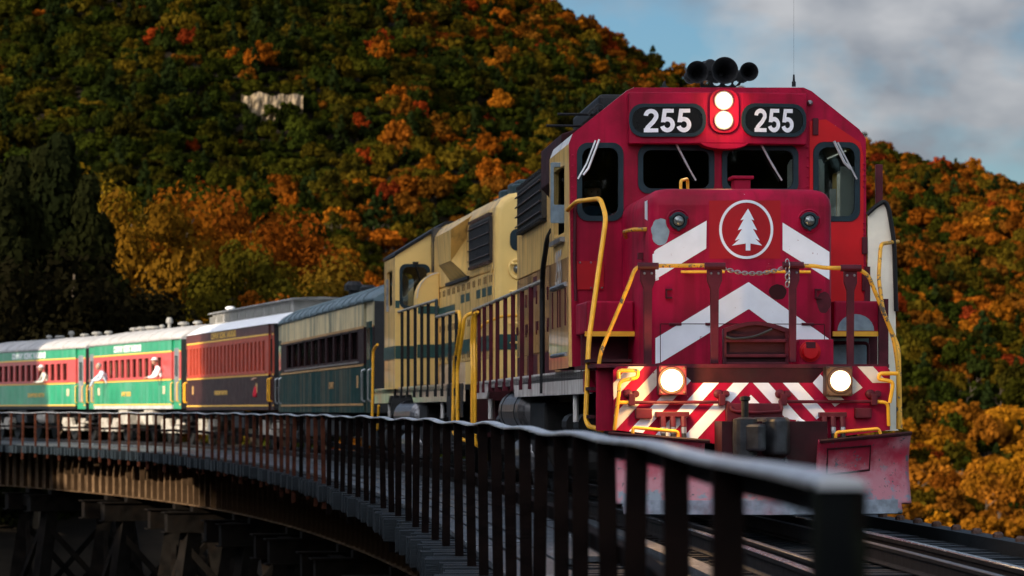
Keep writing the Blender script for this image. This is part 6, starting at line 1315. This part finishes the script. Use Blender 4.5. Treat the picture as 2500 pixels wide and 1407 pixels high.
# ------------------------------------------------------------------ rock ledge on the hill
def ledge():
    rng = random.Random(5); b = MB(); nx, nz = 46, 18; Yc = None
    # find where the ledge sits on the slope
    best = min(np.arange(900, 1500, 4), key=lambda y: abs(HY - (float(ground_z((655 - 1250) / F * y, y)) + 3 - HC) * F / y - 268)); Y = float(best); s = Y / F
    def o(px, py, d=0): return ((px - 1250) * s, Y + d - 2, HC + (HY - py) * s)
    vs = []
    for j in range(nz):
        for i in range(nx):
            u, v = i / (nx - 1), j / (nz - 1); px = 590 + u * 150; top = 230 + 12 * noise.noise((u * 5, 1, 0)) + 4 * abs(u - .2); bot = 312
            bot = max(bot, top + 10); py = bot + (top - bot) * v; d = -2 + 2.5 * v + 1.6 * noise.noise((u * 14, v * 2.0, 3)) + 2.2 * abs(noise.noise((u * 26, v * 2.5, 8)))
            vs.append(o(px, py, d))
    fs = [(j * nx + i, j * nx + i + 1, (j + 1) * nx + i + 1, (j + 1) * nx + i) for j in range(nz - 1) for i in range(nx - 1)]
    n0 = len(vs); back = [(x, y + 14, z - 4) for x, y, z in vs[:nx]] + [(x, y + 14, z - 1) for x, y, z in vs[-nx:]]
    fs += [((nz - 1) * nx + i, (nz - 1) * nx + i + 1, n0 + nx + i + 1, n0 + nx + i) for i in range(nx - 1)]
    r = MB().add(vs + back, fs).build('rock_ledge', mat('bare_rock', (.17, .125, .07), .85, var=.5, vscale=.35, streak=((.06, .045, .035), .8, .5), dirt=((.20, .14, .07), .5)), None, smooth=False)
    r['kind'] = 'structure'
ledge()
# ------------------------------------------------------------------ trees at the far end of the bridge and on the bank left of the track
BANK = [crown_mesh(50 + k, 1.0, 1.0, 70, 210, .0125, .10, rad=.26) for k in range(5)]
BANKC = [crown_mesh(60 + k, .75, 1.25, 110, 130, .017, .03, cone=True, rad=.34) for k in range(2)]
BTRUNK = [trunk_mesh(11 + k, 1.0, .020, 9, .8) for k in range(3)]
def bank_tree(x, y, h, col, label, kind=0, cone=False, group=None, w=1.0, cat='tree'):
    z = float(ground_z(x, y)); t = empty('pine_tree' if cone else 'broadleaf_tree', (x, y, z - .3), random.uniform(0, 6.28))
    c = put('crown', (BANKC if cone else BANK)[kind % (2 if cone else 5)], None, t); c['leaf_col'] = list(col)
    tr = put('trunk', BTRUNK[kind % 3], BARK, t); t.scale = (h * w * (.62 if cone else .8), h * w * (.62 if cone else .8), h * (.8 if cone else 1.0)); tag(t, label, cat, group); return t
def at(px, Y): return (px - 1250) / F * Y
def near_trees():
    T = [  # px, distance, height, colour, kind, cone, width, label
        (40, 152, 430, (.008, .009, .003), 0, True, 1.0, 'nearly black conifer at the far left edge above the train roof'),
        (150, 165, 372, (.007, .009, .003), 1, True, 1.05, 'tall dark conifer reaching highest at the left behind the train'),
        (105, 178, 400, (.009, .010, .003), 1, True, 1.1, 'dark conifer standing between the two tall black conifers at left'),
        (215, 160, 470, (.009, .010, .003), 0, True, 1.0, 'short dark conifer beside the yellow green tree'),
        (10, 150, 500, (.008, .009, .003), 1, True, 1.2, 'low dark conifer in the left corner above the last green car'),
        (245, 188, 345, (.12, .072, .005), 0, False, .75, 'tall yellow green tree with bright top right of the black conifers'),
        (330, 176, 430, (.12, .056, .005), 1, False, .85, 'yellowish tree with bare lower trunk above the green car'),
        (430, 182, 408, (.16, .050, .004), 2, False, .9, 'golden brown oak tree above the gap between the green cars'),
        (520, 190, 430, (.13, .036, .004), 3, False, .95, 'brown oak tree in the middle of the row behind the train'),
        (620, 186, 445, (.15, .038, .004), 4, False, .95, 'rusty orange oak tree above the oxblood car'),
        (705, 192, 520, (.12, .028, .004), 0, False, .9, 'dark rust coloured tree right of the rusty oak'),
        (560, 168, 560, (.05, .040, .004), 1, False, .9, 'olive green young tree in front of the brown oaks'),
        (690, 172, 600, (.075, .050, .004), 2, False, 1.0, 'yellow green bush behind the clerestory roof'),
        (790, 178, 585, (.09, .050, .005), 3, False, 1.1, 'yellow olive tree behind the slate roof of the dark green car'),
        (850, 188, 640, (.11, .048, .005), 4, False, 1.1, 'small orange olive tree at the right end of the row'),
        (395, 160, 735, (.28, .080, .006), 2, False, 1.1, 'low bright orange shrub just above the green car roof'),
        (455, 163, 748, (.32, .125, .007), 3, False, 1.2, 'low golden shrub above the clerestory roof end'),
        (620, 165, 690, (.17, .048, .005), 1, False, 1.0, 'low rusty shrub behind the oxblood car'),
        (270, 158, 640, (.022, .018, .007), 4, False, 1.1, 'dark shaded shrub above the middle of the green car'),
        (480, 205, 470, (.08, .038, .005), 3, False, 1.1, 'brownish tree seen behind the golden brown oak'),
        (380, 200, 455, (.05, .03, .005), 4, False, 1.1, 'dull olive tree behind the yellowish tree with the bare trunk'),
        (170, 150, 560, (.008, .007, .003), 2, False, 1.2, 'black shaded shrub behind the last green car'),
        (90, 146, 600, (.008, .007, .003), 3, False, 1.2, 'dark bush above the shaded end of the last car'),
    ]
    for px, Y, h, col, k, cone, w, lab in T:
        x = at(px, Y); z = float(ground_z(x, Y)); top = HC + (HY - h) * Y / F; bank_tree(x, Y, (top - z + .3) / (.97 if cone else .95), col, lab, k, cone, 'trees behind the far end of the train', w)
    # wooded bank left of the track, beside and behind the camera: it keeps the morning sun off the near half of the train
    rng = random.Random(21)
    for y in np.arange(-95, 75, 5.2):
        for x0 in (-43, -48.5, -54):
            x = x0 + rng.uniform(-1.2, 1.2); yy = y + rng.uniform(-1.5, 1.5)
            if yy > {-43: 70, -48.5: 66, -54: 61}[x0]: continue
            bank_tree(x, yy, rng.uniform(22, 26), rng.choice(GREEN + OLIVE), 'leafy tree on the steep wooded bank left of the bridge', rng.randrange(5), False, 'trees on the bank left of the bridge', 1.05)
    for y in np.arange(70, 122, 4.5):
        for x0 in (-43, -48):
            x = x0 + rng.uniform(-1, 1); yy = y + rng.uniform(-1, 1); z = float(ground_z(x, yy))
            bank_tree(x, yy, max(1.2, 12.3 - z + rng.uniform(-1.0, .3)), rng.choice(GREEN + OLIVE), 'lower tree on the end of the wooded bank left of the bridge', rng.randrange(5), False, 'lower trees on the bank left of the bridge', 1.5)
    for x, y, h in ((-43.5, 112.5, 24), (-45, 116, 25), (-44, 120, 24)): bank_tree(x, y, h - float(ground_z(x, y)), (.02, .03, .008), 'tall dark conifer off the left end of the bridge', 0, True, 'tall conifers off the left end of the bridge', 1.0)
    for k in range(26):
        x = -44 + k * 4.6; bank_tree(x, -118 + rng.uniform(-5, 5), rng.uniform(24, 32) - min(0, float(ground_z(x, -118))), rng.choice(GREEN + OLIVE + GOLD), 'leafy tree in the wood behind the end of the bridge', rng.randrange(5), False, 'trees in the wood beyond the near end of the bridge', .36)
near_trees()
